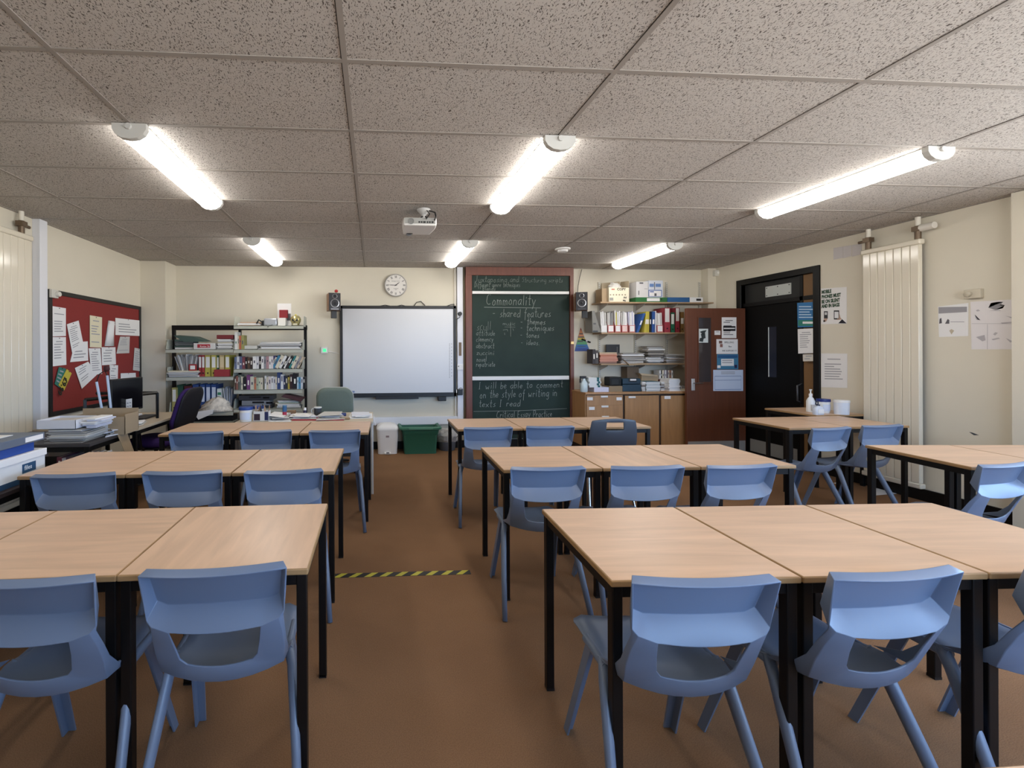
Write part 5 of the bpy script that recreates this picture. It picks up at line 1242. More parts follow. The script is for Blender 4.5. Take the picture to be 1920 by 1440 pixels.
# posters on the side panel
PX_ = XR + .03
rn = (-1, 0, 0)
o = sheet('door_poster', 'blue and green poster on the narrow panel beside the doorway', 'poster', quadR([(1495, 568), (1527, 566), (1527, 613), (1496, 614)], XR - .012), rn, flat((40, 110, 172)), 0)
def rpatch(par, name, u0, v0, u1, v1, m_, X=XR - .012 - .0045):
    q = quadR(rect(u0, v0, u1, v1), X); mb = MB(); mb.slab(q, (-.0005, 0, 0)); return mb.build(name, m_, par)
for v in (574, 579, 584, 589, 594): rpatch(o, 'white_words', 1498, v, 1524 - (v % 3) * 3, v + 2, flat((170, 200, 224)))
rpatch(o, 'green_band', 1496.5, 600, 1526, 611, flat((44, 130, 110))); rpatch(o, 'white_words', 1505, 603, 1524, 607, PAPER, XR - .018)
sheet('door_notice', 'white procedure sheet under the blue and green poster', 'notice', quadR([(1496, 617), (1527.5, 615.5), (1527.5, 662), (1497, 663)], XR - .012), rn, PAPER, 9)
sheet('door_notice', 'small pale slip below the procedure sheet', 'notice', quadR([(1505.5, 664.5), (1528, 664), (1528, 677), (1506, 677.5)], XR - .012), rn, flat((206, 200, 188)), 2)
mb = MB(); q = onX(1504, 738, XR - .02); mb.tube([(XR + .03, SP_ + .02, q.z + .12), (XR - .035, SP_ + .02, q.z + .09), (XR - .035, SP_ + .02, q.z - .09), (XR + .03, SP_ + .02, q.z - .12)], .011, 10); mb.build('pull_handle', flat((60, 60, 62), .25), bpy.data.objects['door_1'], smooth=True)
# wall posters
X_ = XR
o = sheet('wall_poster', 'white poster telling pupils to silence and bag mobile phones', 'poster', quadR([(1540, 541), (1588, 538), (1588, 607), (1540, 608)], X_), rn, PAPER, 0)
tg = flat((38, 74, 50))
for k, (s_, v) in enumerate((('MOBILE', 551), ('PHONES MUST', 560), ('BE ON SILENT', 569), ('AND IN BAGS', 577.5))):
    p = onX(1540.5, v, X_ - .004); lettering('poster_lettering', s_, .056, frame_mx((X_ - .004, p.y, p.z), (0, -1, 0), (0, 0, 1)), tg, o, bold=.0026, xs=.57)
def rpoly(par, name, pts, m_, X=X_ - .004):
    mb = MB(); mb.slab(quadR(pts, X), (-.0006, 0, 0)); return mb.build(name, m_, par)
rpoly(o, 'phone_picture', rect(1545, 583.5, 1552, 597), flat((50, 50, 54))); rpoly(o, 'phone_screen', rect(1546.3, 585.5, 1550.7, 590.5), flat((200, 200, 200)), X_ - .005); rpoly(o, 'hand_picture', [(1545, 597), (1552, 597), (1549, 603), (1544, 603)], flat((196, 160, 140)))
rpoly(o, 'phone_picture', rect(1563.5, 582, 1573.5, 599), flat((46, 46, 50))); rpoly(o, 'phone_screen', rect(1564.8, 584.5, 1572.3, 596.5), flat((226, 226, 228)), X_ - .005); rpoly(o, 'hand_picture', [(1573.5, 587), (1576, 596), (1579, 599), (1569, 600)], flat((196, 160, 140)))
rpoly(o, 'sleeve_picture', [(1572, 606), (1579, 598.5), (1587, 606), (1587, 606.5)], flat((40, 36, 48))); rpoly(o, 'sleeve_picture', [(1543.5, 601), (1547, 600), (1547.5, 603), (1544.5, 604)], flat((40, 36, 48)))
sheet('wall_notice', 'white typed letter on the wall below the phone poster', 'notice', quadR([(1540, 662.5), (1589, 663), (1589, 727.5), (1540, 726)], X_), rn, PAPER, 10, margin=.14)
for i, (a, b) in enumerate(((1563, 1580.5), (1581, 1597), (1598, 1616))):
    sheet('wall_sheet', ('left', 'middle', 'right')[i] + ' one of three pale blank sheets high by the valves', 'paper', quadR([(a, 465 - (a - 1563) * .16), (b, 465 - (b - 1563) * .16), (b, 487 - (b - 1563) * .2), (a, 487 - (a - 1563) * .16)], X_), rn, flat((196, 190, 188)), 0, group='blank sheets near the ceiling')
t = thing('room_thermostat', 'small cream thermostat box above the pencil drawings', 'thermostat', onX(1827, 560, XR - .02)); q = onX(1829, 551, XR)
mb = MB(); mb.box(XR - .035, XR, q.y - .055, q.y + .055, q.z - .04, q.z + .04); mb.build('case', flat((200, 190, 166), .45), t, bevel=.005)
mb = MB(); mb.lathe([(.024, -.035), (.024, -.055), (.02, -.058)], (XR, q.y + .02, q.z), 18, 'X'); mb.build('dial', flat((186, 176, 152), .4), t, smooth='auto')
o = sheet('drawing_sheet', 'white sheet with a grey pencil band and small figures', 'drawing', quadR([(1759, 575), (1816, 568), (1816, 630), (1761, 632)], X_), rn, PAPER, 0)
PEN = flat((150, 148, 152)); PEN2 = flat((96, 92, 98))
rpoly(o, 'pencil_shading', [(1760, 576), (1813, 575), (1813, 585), (1760, 588)], PEN); rpoly(o, 'pencil_figure', [(1762, 598), (1765, 596), (1766, 606), (1761, 607)], PEN2); rpoly(o, 'pencil_figure', [(1777, 598), (1780, 600), (1780, 607), (1772, 607)], PEN2); rpoly(o, 'pencil_mark', rect(1782, 603, 1808, 604), PEN); rpoly(o, 'tan_stain', [(1780, 620), (1784, 617), (1789, 620), (1784, 627)], flat((190, 176, 150)))
o = sheet('drawing_sheet', 'large white sheet of pencil clouds and figures on the right wall', 'drawing', quadR([(1820, 566), (1905, 561), (1905, 655), (1822, 655)], X_), rn, flat((222, 218, 218)), 0)
rpoly(o, 'pencil_shading', [(1853, 577), (1858, 568), (1870, 566), (1881, 566), (1884, 572), (1880, 578), (1866, 581)], flat((140, 138, 142)))
for q in ([(1854, 583), (1866, 581.5), (1876, 582), (1876, 583)], [(1876, 605), (1900, 603), (1902, 605), (1880, 607)], [(1884, 592), (1900, 595), (1903, 600), (1890, 594)], [(1859, 636), (1872, 633), (1875, 635), (1862, 638)], [(1862, 627), (1866, 623), (1871, 624), (1866, 629)], [(1886, 634), (1900, 640), (1904, 641), (1894, 642)], [(1830, 582), (1834, 580), (1838, 583), (1832, 584)], [(1828, 590), (1830, 598), (1838, 600), (1832, 600)], [(1830, 632), (1846, 628), (1848, 638), (1842, 640)], rect(1822, 606.5, 1903, 607.2), rect(1851, 608, 1851.7, 655)): rpoly(o, 'pencil_mark', q, flat((176, 172, 176)))
rpoly(None, 'wall_scuff', [(1817, 810), (1823, 811), (1836, 816), (1826, 816)], flat((70, 74, 78)), X_ - .0004); tag(bpy.data.objects['wall_scuff'], 'dark scuff mark on the right wall above the desks', 'mark')
t = thing('corner_sensor', 'small white alarm sensor in the far right ceiling corner', 'sensor', onX(1343, 517, XR)); q = onY(1343, 512, YB - .16)
mb = MB(); mb.box(q.x - .045, q.x + .045, YB - .20, YB - .14, q.z - .05, q.z + .04); mb.build('case', flat((214, 210, 200), .4), t, bevel=.01)
mb = MB(); mb.lathe([(.018, -.062), (.018, -.066)], (q.x, YB - .138, q.z), 14, 'Y'); mb.build('lens', flat((240, 240, 236), .2), t)

# ================================================================== SANITISER TABLE
zt = DH
t = thing('sanitiser_bottle', 'tall white pump bottle of hand sanitiser on the far right desk', 'bottle', onZ(1520, 772.5, zt)); p = ORG[t.name]
mb = MB(); mb.lathe([(.034, 0), (.038, .004), (.038, .12), (.026, .15), (.014, .165), (.014, .175)], (p.x, p.y, zt), 20); mb.build('bottle_body', flat((222, 224, 226), .35), t, smooth='auto')
mb = MB(); mb.lathe([(.016, .175), (.016, .20), (.006, .205), (.006, .235), (.012, .237), (.012, .248)], (p.x, p.y, zt), 14); mb.tube([(p.x, p.y, zt + .243), (p.x - .03, p.y - .02, zt + .243)], .006, 8); mb.build('pump', WHITE, t, smooth='auto')
mb = MB(); mb.box(p.x - .03, p.x + .018, p.y - .040, p.y - .036, zt + .02, zt + .085); mb.build('bottle_label', flat((190, 184, 180)), t); mb = MB(); mb.box(p.x + .014, p.x + .034, p.y - .038, p.y - .034, zt + .03, zt + .10); mb.build('blue_label', flat((40, 56, 96)), t)
t = thing('soap_pump', 'squat clear soap bottle with a dark pump before the blue-lidded tub', 'bottle', onZ(1534, 777.5, zt)); p = ORG[t.name]
mb = MB(); loft(mb, [rr(p.x, p.y, .046, .028, zt, .02), rr(p.x, p.y, .050, .030, zt + .04, .02), rr(p.x, p.y, .044, .026, zt + .075, .02), rr(p.x, p.y, .014, .014, zt + .095, .008)]); mb.build('bottle_body', flat((200, 208, 222), .2), t, smooth='auto')
mb = MB(); mb.lathe([(.016, .09), (.016, .108), (.005, .11), (.005, .135)], (p.x, p.y, zt), 12); mb.tube([(p.x, p.y, zt + .135), (p.x - .035, p.y - .01, zt + .138)], .006, 8); mb.build('pump', flat((34, 44, 72), .35), t, smooth='auto')
mb = MB(); mb.box(p.x - .032, p.x + .032, p.y - .034, p.y - .030, zt + .015, zt + .06); mb.build('bottle_label', PAPER, t)
q = onZ(1543, 776, zt); tub(1543.5, 747.5, 21, q.y + .07, zt, 'white wipes tub with a navy lid on the far right desk', (28, 44, 120))
q = onZ(1577, 779, zt); t = thing('lidded_bucket', 'plain white lidded bucket at the right end of sanitiser desk', 'bucket', (onY(1578, 779, q.y + .08).x, q.y + .08, zt)); p = ORG[t.name]; r_ = 12.2 * q.y / F
mb = MB(); mb.lathe([(r_ * .94, 0), (r_ * .95, .004), (r_, .125)], (p.x, p.y, zt), 28); mb.build('bucket_body', flat((214, 220, 230), .35), t, smooth='auto')
mb = MB(); mb.lathe([(r_ * 1.05, .125), (r_ * 1.07, .13), (r_ * 1.04, .150), (r_ * .9, .152)], (p.x, p.y, zt), 28); mb.build('lid', WHITE, t, smooth='auto')

# ================================================================== RIGHT SHELVES AND CUPBOARDS
WY = 6.25
t = thing('bracket_shelving', 'three wooden shelves on slotted uprights right of the chalkboard', 'shelving', (onY(1230, 620, 6.5).x, 6.4, onY(1230, 690, 6.5).z))
for u in (1123.5, 1191, 1250, 1312):
    x = onY(u, 600, 6.52).x; za, zb = onY(u, 529, 6.52).z, onY(u, 745, 6.52).z
    if u == 1312: zb = onY(u, 640, 6.52).z
    else: zb = max(zb, onY(1098, 736, 6.0).z + .005)
    mb = MB(); mb.box(x - .012, x + .012, 6.515, YB, zb, za); up = mb.build('slotted_upright', flat((200, 196, 184), .4), t)
    mb = MB(); z = zb + .02
    while z < za - .02: mb.box(x - .004, x + .004, 6.513, 6.516, z, z + .012); z += .03
    mb.build('slots', flat((110, 104, 96)), up)
WS = {}
for k, (u0, v0, u1, v1) in {'A': (1126, 566, 1345, 570), 'B': (1128, 623.5, 1300, 626.8), 'C': (1127, 682, 1300, 685.3)}.items():
    x0, x1, z0, z1 = XZ(u0, v0, u1, v1, WY); mb = MB(); x1 = min(x1, XR - .16)
    mb.box(x0, x1, WY, 6.515, z1 - .02, z1); WS[k] = z1; sh = mb.build('shelf_board', flat((172, 140, 104), .45), t, bevel=.002)
    for u in (1123.5, 1191, 1250):
        x = onY(u, 600, 6.52).x; mb = MB(); mb.prism([(x, 6.515, z1 - .021), (x, 6.515, z1 - .11), (x, 6.28, z1 - .035), (x, 6.28, z1 - .021)], (.006, 0, 0)); mb.build('bracket', flat((196, 190, 180), .4), sh)
zA, zB, zC = WS['A'], WS['B'], WS['C']
# shelf A
CY = WY + .01
t = thing('copy_paper_box', 'open cream copy-paper box with wrapping poking out, top shelf', 'box', onY(1160, 566, CY))
x0, x1, _, z1 = XZ(1141, 539, 1180, 566, CY); D_ = .25
mb = MB()
for q in ((x0, x1, CY, CY + .004), (x0, x0 + .004, CY, CY + D_), (x1 - .004, x1, CY, CY + D_), (x0, x1, CY + D_ - .004, CY + D_)): mb.box(*q, zA, z1)
mb.box(x0, x1, CY, CY + D_, zA, zA + .004); mb.build('box_wall', flat((224, 214, 186)), t)
mb = MB(); mb.slab([(x1 - .004, CY, z1), (x1 - .004, CY + D_, z1), (x1 + .012, CY + D_, z1 + .12), (x1 + .006, CY + .02, z1 + .10)], (.003, 0, 0)); mb.slab([(x0 + .02, CY + D_ - .01, z1), (x1 - .02, CY + D_ - .01, z1), (x1, CY + D_, z1 + .13), (x0 + .03, CY + D_, z1 + .10)], (0, .003, 0)); mb.build('flap', flat((186, 168, 138)), t)
rnd = random.Random(2); mb = MB(); rings = []
for i in range(5):
    f = i / 4; rings.append([((x0 + x1) / 2 + (.11 * (1 - f * .5) + rnd.uniform(-.02, .02)) * math.cos(2 * math.pi * k / 14), CY + .12 + .09 * (1 - f * .5) * math.sin(2 * math.pi * k / 14), z1 - .02 + f * .10 + rnd.uniform(-.02, .02)) for k in range(14)])
loft(mb, rings); mb.build('wrapping', flat((206, 202, 196)), t)
for s_, u, v, sz, cc in (('COPY', 1157, 544.5, .05, (70, 64, 60)), ('A4', 1169, 559.5, .04, (60, 56, 54)), ('80g', 1168, 564.5, .028, (60, 56, 54))):
    p = onY(u, v, CY - .001); lettering('box_lettering', s_, sz, frame_mx((p.x, CY - .001, p.z), (1, 0, 0), (0, 0, 1)), flat(cc), t, bold=.0015)
patch(t, 'red_mark', 1146.5, 541.5, 1152.5, 543.5, flat((190, 90, 70)), CY - .0008)
for k in range(6): patch(t, 'small_icon', 1143.5 + k * 5.5, 551.5, 1146 + k * 5.5, 554, flat((150, 136, 112)), CY - .0008)
patch(t, 'grey_print', 1143, 558, 1150, 563.5, flat((150, 148, 140)), CY - .0008)
item('plain_carton', 'small brown carton behind and left of the copy-paper box', 'box', CARD, 1128.5, 541, 1140.5, 566, CY + .05, .18, zb=zA)
binder_y = CY
g0 = XZ(1192, 557.5, 1251, 566, CY)
t = thing('lever_arch_file', 'green lever arch file lying flat under the blue-labelled cartons', 'file', onY(1220, 566, CY)); mb = MB(); mb.box(g0[0], g0[1], CY, CY + .25, zA, g0[3]); mb.build('cover', flat((42, 112, 56)), t, bevel=.002); patch(t, 'spine_label', 1213, 558.8, 1237, 564.8, PAPER, CY - .0008); patch(t, 'finger_hole', 1239, 560, 1241.5, 562.5, BLACKP, CY - .0008)
item('lever_arch_file', 'blue lever arch file lying flat right of the green one', 'file', flat((36, 92, 152)), 1251.5, 557.5, 1293, 566, CY, .25, zb=zA)
t = thing('lever_arch_file', 'white file lying flat with a black label, right end of top shelf', 'file', onY(1305, 566, CY)); pbox('cover', PAPER, 1293.5, 557.5, 1318, 566, CY, .25, t, zb=zA); patch(t, 'black_label', 1305.5, 560, 1314.5, 564, BLACKP, CY - .0008)
zg = g0[3] + .001
t = thing('storage_carton', 'grey-white carton on the green file, left of the blue one', 'box', onY(1204, 557, CY)); pbox('box_wall', flat((206, 204, 204)), 1193, 528, 1215.5, 557, CY + .0, .22, t, zb=zg); patch(t, 'arrow_mark', 1197, 545, 1198.5, 553, INK, CY - .0008); patch(t, 'dark_print', 1199, 529.5, 1206, 532, INK, CY - .0008); patch(t, 'line_drawing', 1208, 541, 1214, 542.2, INKL, CY - .0008)
t = thing('storage_carton', 'white and blue carton with a labelled front on the green file', 'box', onY(1229, 557, CY)); pbox('box_wall', flat((200, 206, 218)), 1216, 526, 1243, 557, CY, .22, t, zb=zg)
patch(t, 'blue_print', 1218, 532, 1226, 538, flat((90, 126, 186)), CY - .0008); patch(t, 'blue_print', 1229, 532, 1239, 538, flat((90, 126, 186)), CY - .0008); patch(t, 'dark_gap', 1226.5, 529, 1228, 543, flat((90, 92, 104)), CY - .0008)
patch(t, 'blue_label_frame', 1216, 543.5, 1241, 556.5, flat((64, 100, 170)), CY - .0008); patch(t, 'label_face', 1217.3, 545, 1239.7, 555.5, PAPER, CY - .0016); patch(t, 'label_print', 1218.5, 546, 1226, 548, flat((64, 100, 170)), CY - .0024); patch(t, 'label_print', 1227, 550, 1231, 555, INK, CY - .0024)
# shelf B: magazine files
def magfile(u0, u1, c, label, paper_m, label_m=PAPER, vt=583, n=5):
    t = thing('magazine_file', label, 'magazine file', onY((u0 + u1) / 2, 623, CY), 'magazine files on the middle shelf'); x0, x1, _, z1 = XZ(u0, 610, u1, 623, CY); zt_ = onY(u0, vt, CY).z
    mb = MB(); mb.box(x0, x1, CY, CY + .003, zB, z1); mb.box(x0, x1, CY, CY + .23, zB, zB + .003)
    for x in (x0, x1 - .002): mb.prism([(x, CY, zB), (x, CY + .23, zB), (x, CY + .23, zt_ - .03), (x, CY + .12, zt_ - .03), (x, CY, z1)], (.002, 0, 0))
    mb.build('file_shell', flat(c), t); patch(t, 'front_label', u0 + 1.5, 611, u1 - 1.5, 621.5, label_m, CY - .0008)
    rnd = random.Random(int(u0)); w = (x1 - x0 - .006) / n
    for k in range(n):
        xx = x0 + .003 + k * w; hh = zt_ - zB - rnd.uniform(0, .03); mb = MB(); l_ = rnd.uniform(-.01, .0)
        mb.hexa([(xx, CY + .008, zB + .004), (xx + w * .8, CY + .008, zB + .004), (xx + w * .8, CY + .2, zB + .004), (xx, CY + .2, zB + .004), (xx + l_, CY + .008, zB + hh), (xx + l_ + w * .8, CY + .008, zB + hh), (xx + l_ + w * .8, CY + .2, zB + hh), (xx + l_, CY + .2, zB + hh)]); mb.build('booklet', rnd.choice(paper_m), t)
RDL = (200, 96, 92)
t = thing('box_file', 'grey file leaning at the left end of the middle shelf', 'file', onY(1117, 624, CY)); q = [onY(1110, 583, CY), onY(1114.5, 583, CY), onY(1127, 623, CY), onY(1111, 623, CY)]; mb = MB(); mb.slab(q, (0, .22, 0)); mb.build('cover', flat((130, 128, 122)), t); patch(t, 'dark_band', 1111.5, 620, 1121, 622.5, flat((60, 66, 74)), CY - .001)
patch(t, 'small_label', 1112.5, 605.5, 1117.5, 608.5, flat((90, 92, 94)), CY - .001)
magfile(1127, 1138.5, (216, 214, 210), 'plain white magazine file beside the leaning grey file', [PAPER, PAPERD], n=4)
magfile(1139.5, 1151.5, RDL, 'red-edged magazine file, first of four in the run', [PAPERD, flat((128, 124, 120)), flat((150, 150, 150))])
magfile(1153, 1164.5, RDL, 'red-edged magazine file holding a yellow booklet', [flat((206, 196, 60)), PAPER, PAPERD], vt=582)
magfile(1165.5, 1177.5, RDL, 'red-edged magazine file with a red stamp on the label', [PAPER, PAPERD, PAPER], flat((226, 196, 192)))
magfile(1179.5, 1191, (206, 110, 108), 'red-edged magazine file full of lilac booklets', [flat((200, 200, 222)), PAPER])
magfile(1231.5, 1243.5, RDL, 'red-edged magazine file beside the red lever arch files', [PAPER, PAPERD], vt=585, n=3)
def folder(u, w, v0, lean, c, label, lab_m=None):
    """slim folder standing on the middle shelf; lean in pixels at the top"""
    q = [onY(u, 622.8, CY), onY(u + w, 622.8, CY), onY(u + w + lean, v0, CY), onY(u + lean, v0, CY)]
    for k in (0, 1): q[k].z = zB
    t = thing('slim_folder', label, 'folder', (q[0].x, CY, zB), 'folders on the middle shelf'); mb = MB(); mb.slab(q, (0, .22, 0)); mb.build('cover', flat(c), t)
    mb = MB(); m0, m1 = q[0].lerp(q[3], .40), q[1].lerp(q[2], .40); n0, n1 = q[0].lerp(q[3], .62), q[1].lerp(q[2], .62); e = Vector((0, -.001, 0)); mb.slab([m0.lerp(m1, .2) + e, m0.lerp(m1, .8) + e, n0.lerp(n1, .8) + e, n0.lerp(n1, .2) + e], e * .5); mb.build('spine_label', lab_m or PAPER, t)
folder(1193, 4.5, 587.5, 13, (36, 84, 160), 'bright blue folder leaning to the right on the middle shelf')
folder(1207.5, 4, 584, 4, (196, 180, 60), 'left yellow folder leaning behind the bright blue one'); folder(1212, 5, 584, .5, (186, 170, 50), 'upright yellow folder beside the black one')
folder(1218, 3, 584, 0, (26, 26, 30), 'thin black folder between yellow and blue ones'); folder(1222, 5.5, 584, 1, (34, 76, 150), 'upright blue folder with a white spine label'); folder(1228.5, 2, 583, 0, (206, 206, 214), 'thin pale folder right of the upright blue one')
def binderB(u0, u1, v0, c, label, lv, lc=(224, 222, 218)): return binder(u0, u1, v0, zB, CY, c, label, lc, dep=.24, lv=lv, group='lever arch files on the middle shelf')
binderB(1245, 1257, 577, (166, 50, 62), 'red lever arch file, left one on the middle shelf', (.42, .97)); binderB(1257.5, 1265, 586, (34, 110, 76), 'green lever arch file between the two red ones', (.42, .92))
binderB(1266, 1274.5, 577, (158, 44, 56), 'red lever arch file, right one on the middle shelf', (.46, .98)); binderB(1275.5, 1282.5, 585, (136, 98, 46), 'tan lever arch file beside the right red one', (.42, .7))
# shelf C
def sbox(name, lab, cat, m_, u0, v0, u1, Y, dep, zb, **k): return item(name, lab, cat, m_, u0, v0, u1, v0 + 5, Y, dep, zb=zb, **k)
book_row([(6, 28, (64, 60, 62)), (6, 26, (84, 78, 76))], 1111.5, zC, CY, .2, 'the dark pair at the left end of the lowest shelf', 'dark books on the lowest shelf')
t = thing('black_frame_panel', 'black panel standing behind the pink booklets', 'panel', onY(1149, 682, 6.47)); pbox('panel_board', BLACKP, 1137, 646, 1162, 682, 6.46, .02, t, zb=zC); patch(t, 'pale_strip', 1156.5, 650, 1158, 672, flat((110, 106, 100)), 6.458)
rnd = random.Random(31); prev = zC
for k in range(9):
    cc = [(120, 92, 80), (176, 120, 104), (206, 140, 118), (196, 128, 104), (214, 148, 124), (206, 136, 112), (190, 112, 84), (216, 160, 132), (196, 176, 140)][k]; x0, x1, _, _ = XZ(1124 + rnd.uniform(0, 2), 660, 1158 + rnd.uniform(-2, 2), 670, CY)
    h = .0185; mb = MB(); mb.box(x0, x1, CY + rnd.uniform(0, .01), CY + .19, prev, prev + h - .001); tag(mb.build('pink_booklet', flat(cc)), '%s pink or orange booklet from the bottom of the stack' % ORD[k], 'booklet', 'stack of pink booklets'); prev += h
def swp(name, lab, u0, u1, v0, z, Y, dep, n, mats, seed, jit=.02): return ploose(name, lab, u0, u1, v0, z, Y, dep, n, mats, seed, jit)
G2 = [PAPER, PAPERD, flat((150, 144, 136)), flat((116, 108, 100)), PAPERD]
swp('paper_pile', 'pile of white and grey papers mid lowest shelf, beside the black panel', 1164, 1212, 662, zC, CY, .22, 14, G2, 33); swp('paper_pile', 'tallest pile of papers in the middle of the lowest shelf', 1213, 1249, 649, zC, CY, .22, 18, G2, 34, .03)
swp('paper_pile', 'pile of papers at the door end of the lowest shelf', 1250, 1286, 664, zC, CY, .22, 11, G2, 35, .02)
q = [onY(1170, 675, WY - .03), onY(1181, 685.5, WY - .03), onY(1213, 683.5, WY - .03), onY(1213, 680.5, WY - .03), onY(1180, 682, WY - .03)]; mb = MB(); mb.prism(q, (0, .03, 0)); tag(mb.build('card_flap', CARD), 'brown cardboard flap bent over the lowest shelf edge', 'cardboard')
# cupboards
KY = 6.0; x0, x1, _, zk = XZ(1098, 736, 1288.5, 740, KY); zkt = onY(1098, 736, KY).z
t = thing('low_cupboard', 'oak veneer cupboard run with two drawers and two doors under shelves', 'cupboard', ((x0 + x1) / 2, 6.26, 0))
mb = MB(); mb.box(x0 - .005, x1 + .25, KY - .01, YB - .02, zkt - .03, zkt); mb.build('worktop', OAK, t, bevel=.003)
xr_ = x1 + .25
mb = MB(); mb.box(x0, x0 + .018, KY + .02, YB - .02, .09, zkt - .03); mb.build('side_panel', OAK, t)
mb = MB(); mb.box(x0 + .018, xr_, KY + .022, YB - .022, .09, zkt - .03); mb.build('carcass', flat((60, 44, 34)), t)
mb = MB(); mb.box(x0 + .01, xr_, KY + .06, YB - .02, 0, .09); mb.build('plinth', flat((50, 40, 34)), t)
HW = flat((224, 222, 218), .35)
def cfront(nm, u0, v0, u1, v1, hu, hv, lab=None):
    o = pbox(nm, OAK, u0, v0, u1, v1, KY, .02, t, .0015)
    if hu is not None:
        a_, b_, c_, d_ = XZ(hu, hv, hu + 13, hv + 3.4, KY - .012); mb = MB(); mb.box(a_, b_, KY - .012, KY, c_, d_); mb.build('handle', HW, o, bevel=.002)
    for (lu, lv, w) in (lab or []): 
        a_, b_, c_, d_ = XZ(lu, lv, lu + w, lv + 5.5, KY - .001); mb = MB(); mb.box(a_, b_, KY - .001, KY, c_, d_); mb.build('paper_label', PAPER, o)
    return o
cfront('drawer', 1100, 741.5, 1168, 759.5, 1127, 742, [(1101, 745, 10.5), (1156, 745, 10)]); cfront('drawer', 1100, 760.5, 1168, 779.5, 1128, 760.5, [(1104.5, 763, 10.5)]); cfront('drawer', 1100, 780.5, 1168, 800, 1129, 780)
cfront('drawer', 1100, 801, 1168, 845, None, 0)
cfront('door', 1172, 742, 1236, 845, 1179, 743); cfront('door', 1240, 742, 1300, 845, None, 0, [(1246, 742.5, 11.5)])
# things on the cupboard
zk = zkt; ky = KY + .05
t = thing('spray_bottle', 'white trigger spray bottle at the left end of the cupboard top', 'bottle', onY(1098, 735, ky)); p = ORG[t.name]
mb = MB(); mb.lathe([(.045, 0), (.05, .01), (.05, .12), (.022, .17), (.018, .19)], (p.x, ky + .05, zk), 20); mb.build('bottle_body', mat('cloudy_plastic', (196, 210, 212), .3), t, smooth='auto')
mb = MB(); mb.box(p.x - .055, p.x + .03, ky + .03, ky + .07, zk + .19, zk + .225); mb.box(p.x - .06, p.x - .045, ky + .035, ky + .065, zk + .13, zk + .19); mb.build('trigger_head', flat((50, 50, 54)), t, bevel=.006)
ys = ky + .01; x0, x1, za, zb = XZ(1114, 726.5, 1141.5, 735, ys)
item('lilac_paper_ream', 'pale lilac ream of paper under the white and green books', 'paper ream', flat((204, 204, 224)), 1114, 726.5, 1141.5, 735, ys, .2, zb=zk)
rz_ = zb + .001; xx = onY(1103, 700, ys).x
for k in range(5):
    mb = MB(); a_ = xx + random.Random(k).uniform(0, .02); mb.box(a_ + .0, a_ + .17, ys + .0, ys + .19, rz_, rz_ + .027, 0); mb.box(a_ + .12, a_ + .155, ys - .0006, ys + .19, rz_ + .001, rz_ + .0275, 1)
    tag(mb.build('exercise_book_pack', [flat((220, 222, 220)), flat((30, 100, 104))]), '%s white pack with a teal band from the bottom, by spray bottle' % ORD[k], 'books', 'white packs with teal bands'); rz_ += .028
item('wood_box', 'brown wooden box with pale lettering under the black case', 'box', flat((146, 124, 92)), 1142, 724, 1167, 735, ys, .2, zb=zk)
t = thing('camera_case', 'black soft case on the brown wooden box', 'case', onY(1155, 723, ys)); zq = onY(1155, 724, ys).z + .001; x0, x1, _, z1 = XZ(1143, 707, 1166, 720, ys + .02); mb = MB(); mb.box(x0, x1, ys + .02, ys + .18, zq, z1); mb.build('case_body', flat((30, 34, 36), .7), t, bevel=.015, smooth='auto'); mb = MB(); mb.box(x0 + .03, x1 - .05, ys + .016, ys + .02, zq + .02, z1 - .03); mb.build('front_pocket', flat((44, 48, 50), .7), t, bevel=.002)
t = thing('plastic_carry_case', 'teal-black plastic carry case with a white handle on cupboard', 'case', onY(1185, 735, ys)); x0, x1, _, z1 = XZ(1167.5, 710, 1202.5, 735, ys); cm_ = flat((36, 62, 80), .4)
mb = MB(); mb.box(x0, x1, ys, ys + .16, zk, zk + (z1 - zk) * .55); mb.build('case_base', cm_, t, bevel=.008); mb = MB(); mb.box(x0 + .004, x1 - .004, ys + .004, ys + .156, zk + (z1 - zk) * .57, z1); mb.build('case_lid', cm_, t, bevel=.010); patch(t, 'handle', 1181, 710.5, 1192, 713.5, HW, ys - .004, .012); patch(t, 'handle_recess', 1178.5, 710, 1194, 716, BLACKP, ys)
def stackbooks(name, u0, u1, z, n, h, cols, Y, dep, desc, grp, seed):
    rnd = random.Random(seed)
    for k in range(n):
        x0, x1, _, _ = XZ(u0 + rnd.uniform(-1, 1), 700, u1 + rnd.uniform(-1, 1), 710, Y); mb = MB(); y0 = Y + rnd.uniform(0, .01); cc = cols[k % len(cols)]
        mb.box(x0, x1, y0, y0 + dep, z, z + h * .18, 0); mb.box(x0, x1, y0, y0 + dep, z + h * .78, z + h * .96, 0); mb.box(x0 + .002, x1 - .002, y0 + .002, y0 + dep - .002, z + h * .18, z + h * .78, 1)
        tag(mb.build(name, [flat(cc), PAPER]), '%s %s from the bottom, %s' % (ORD[k], name.replace('_', ' '), desc), 'book', grp); z += h
    return z
stackbooks('teal_folder', 1212, 1238, zk, 7, .020, [(60, 96, 106), (200, 206, 206)], ys, .2, 'stack beside the carry case', 'teal folder stack', 3)
swp('magazine_pile', 'narrow pile of grey magazines between carry case and teal folders', 1203.5, 1211.5, 716, zk, ys, .2, 12, G2, 41, .006)
swp('booklet_pile', 'pile of dark-edged booklets behind the white notebooks', 1238.5, 1255, 716, zk, ys + .1, .12, 10, [PAPERD, flat((90, 60, 58)), PAPER], 42, .01)
stackbooks('white_notebook', 1255, 1275.5, zk, 9, .0195, [(222, 222, 220), (206, 208, 214)], ys, .2, 'stack near the door', 'white notebook stack', 5)
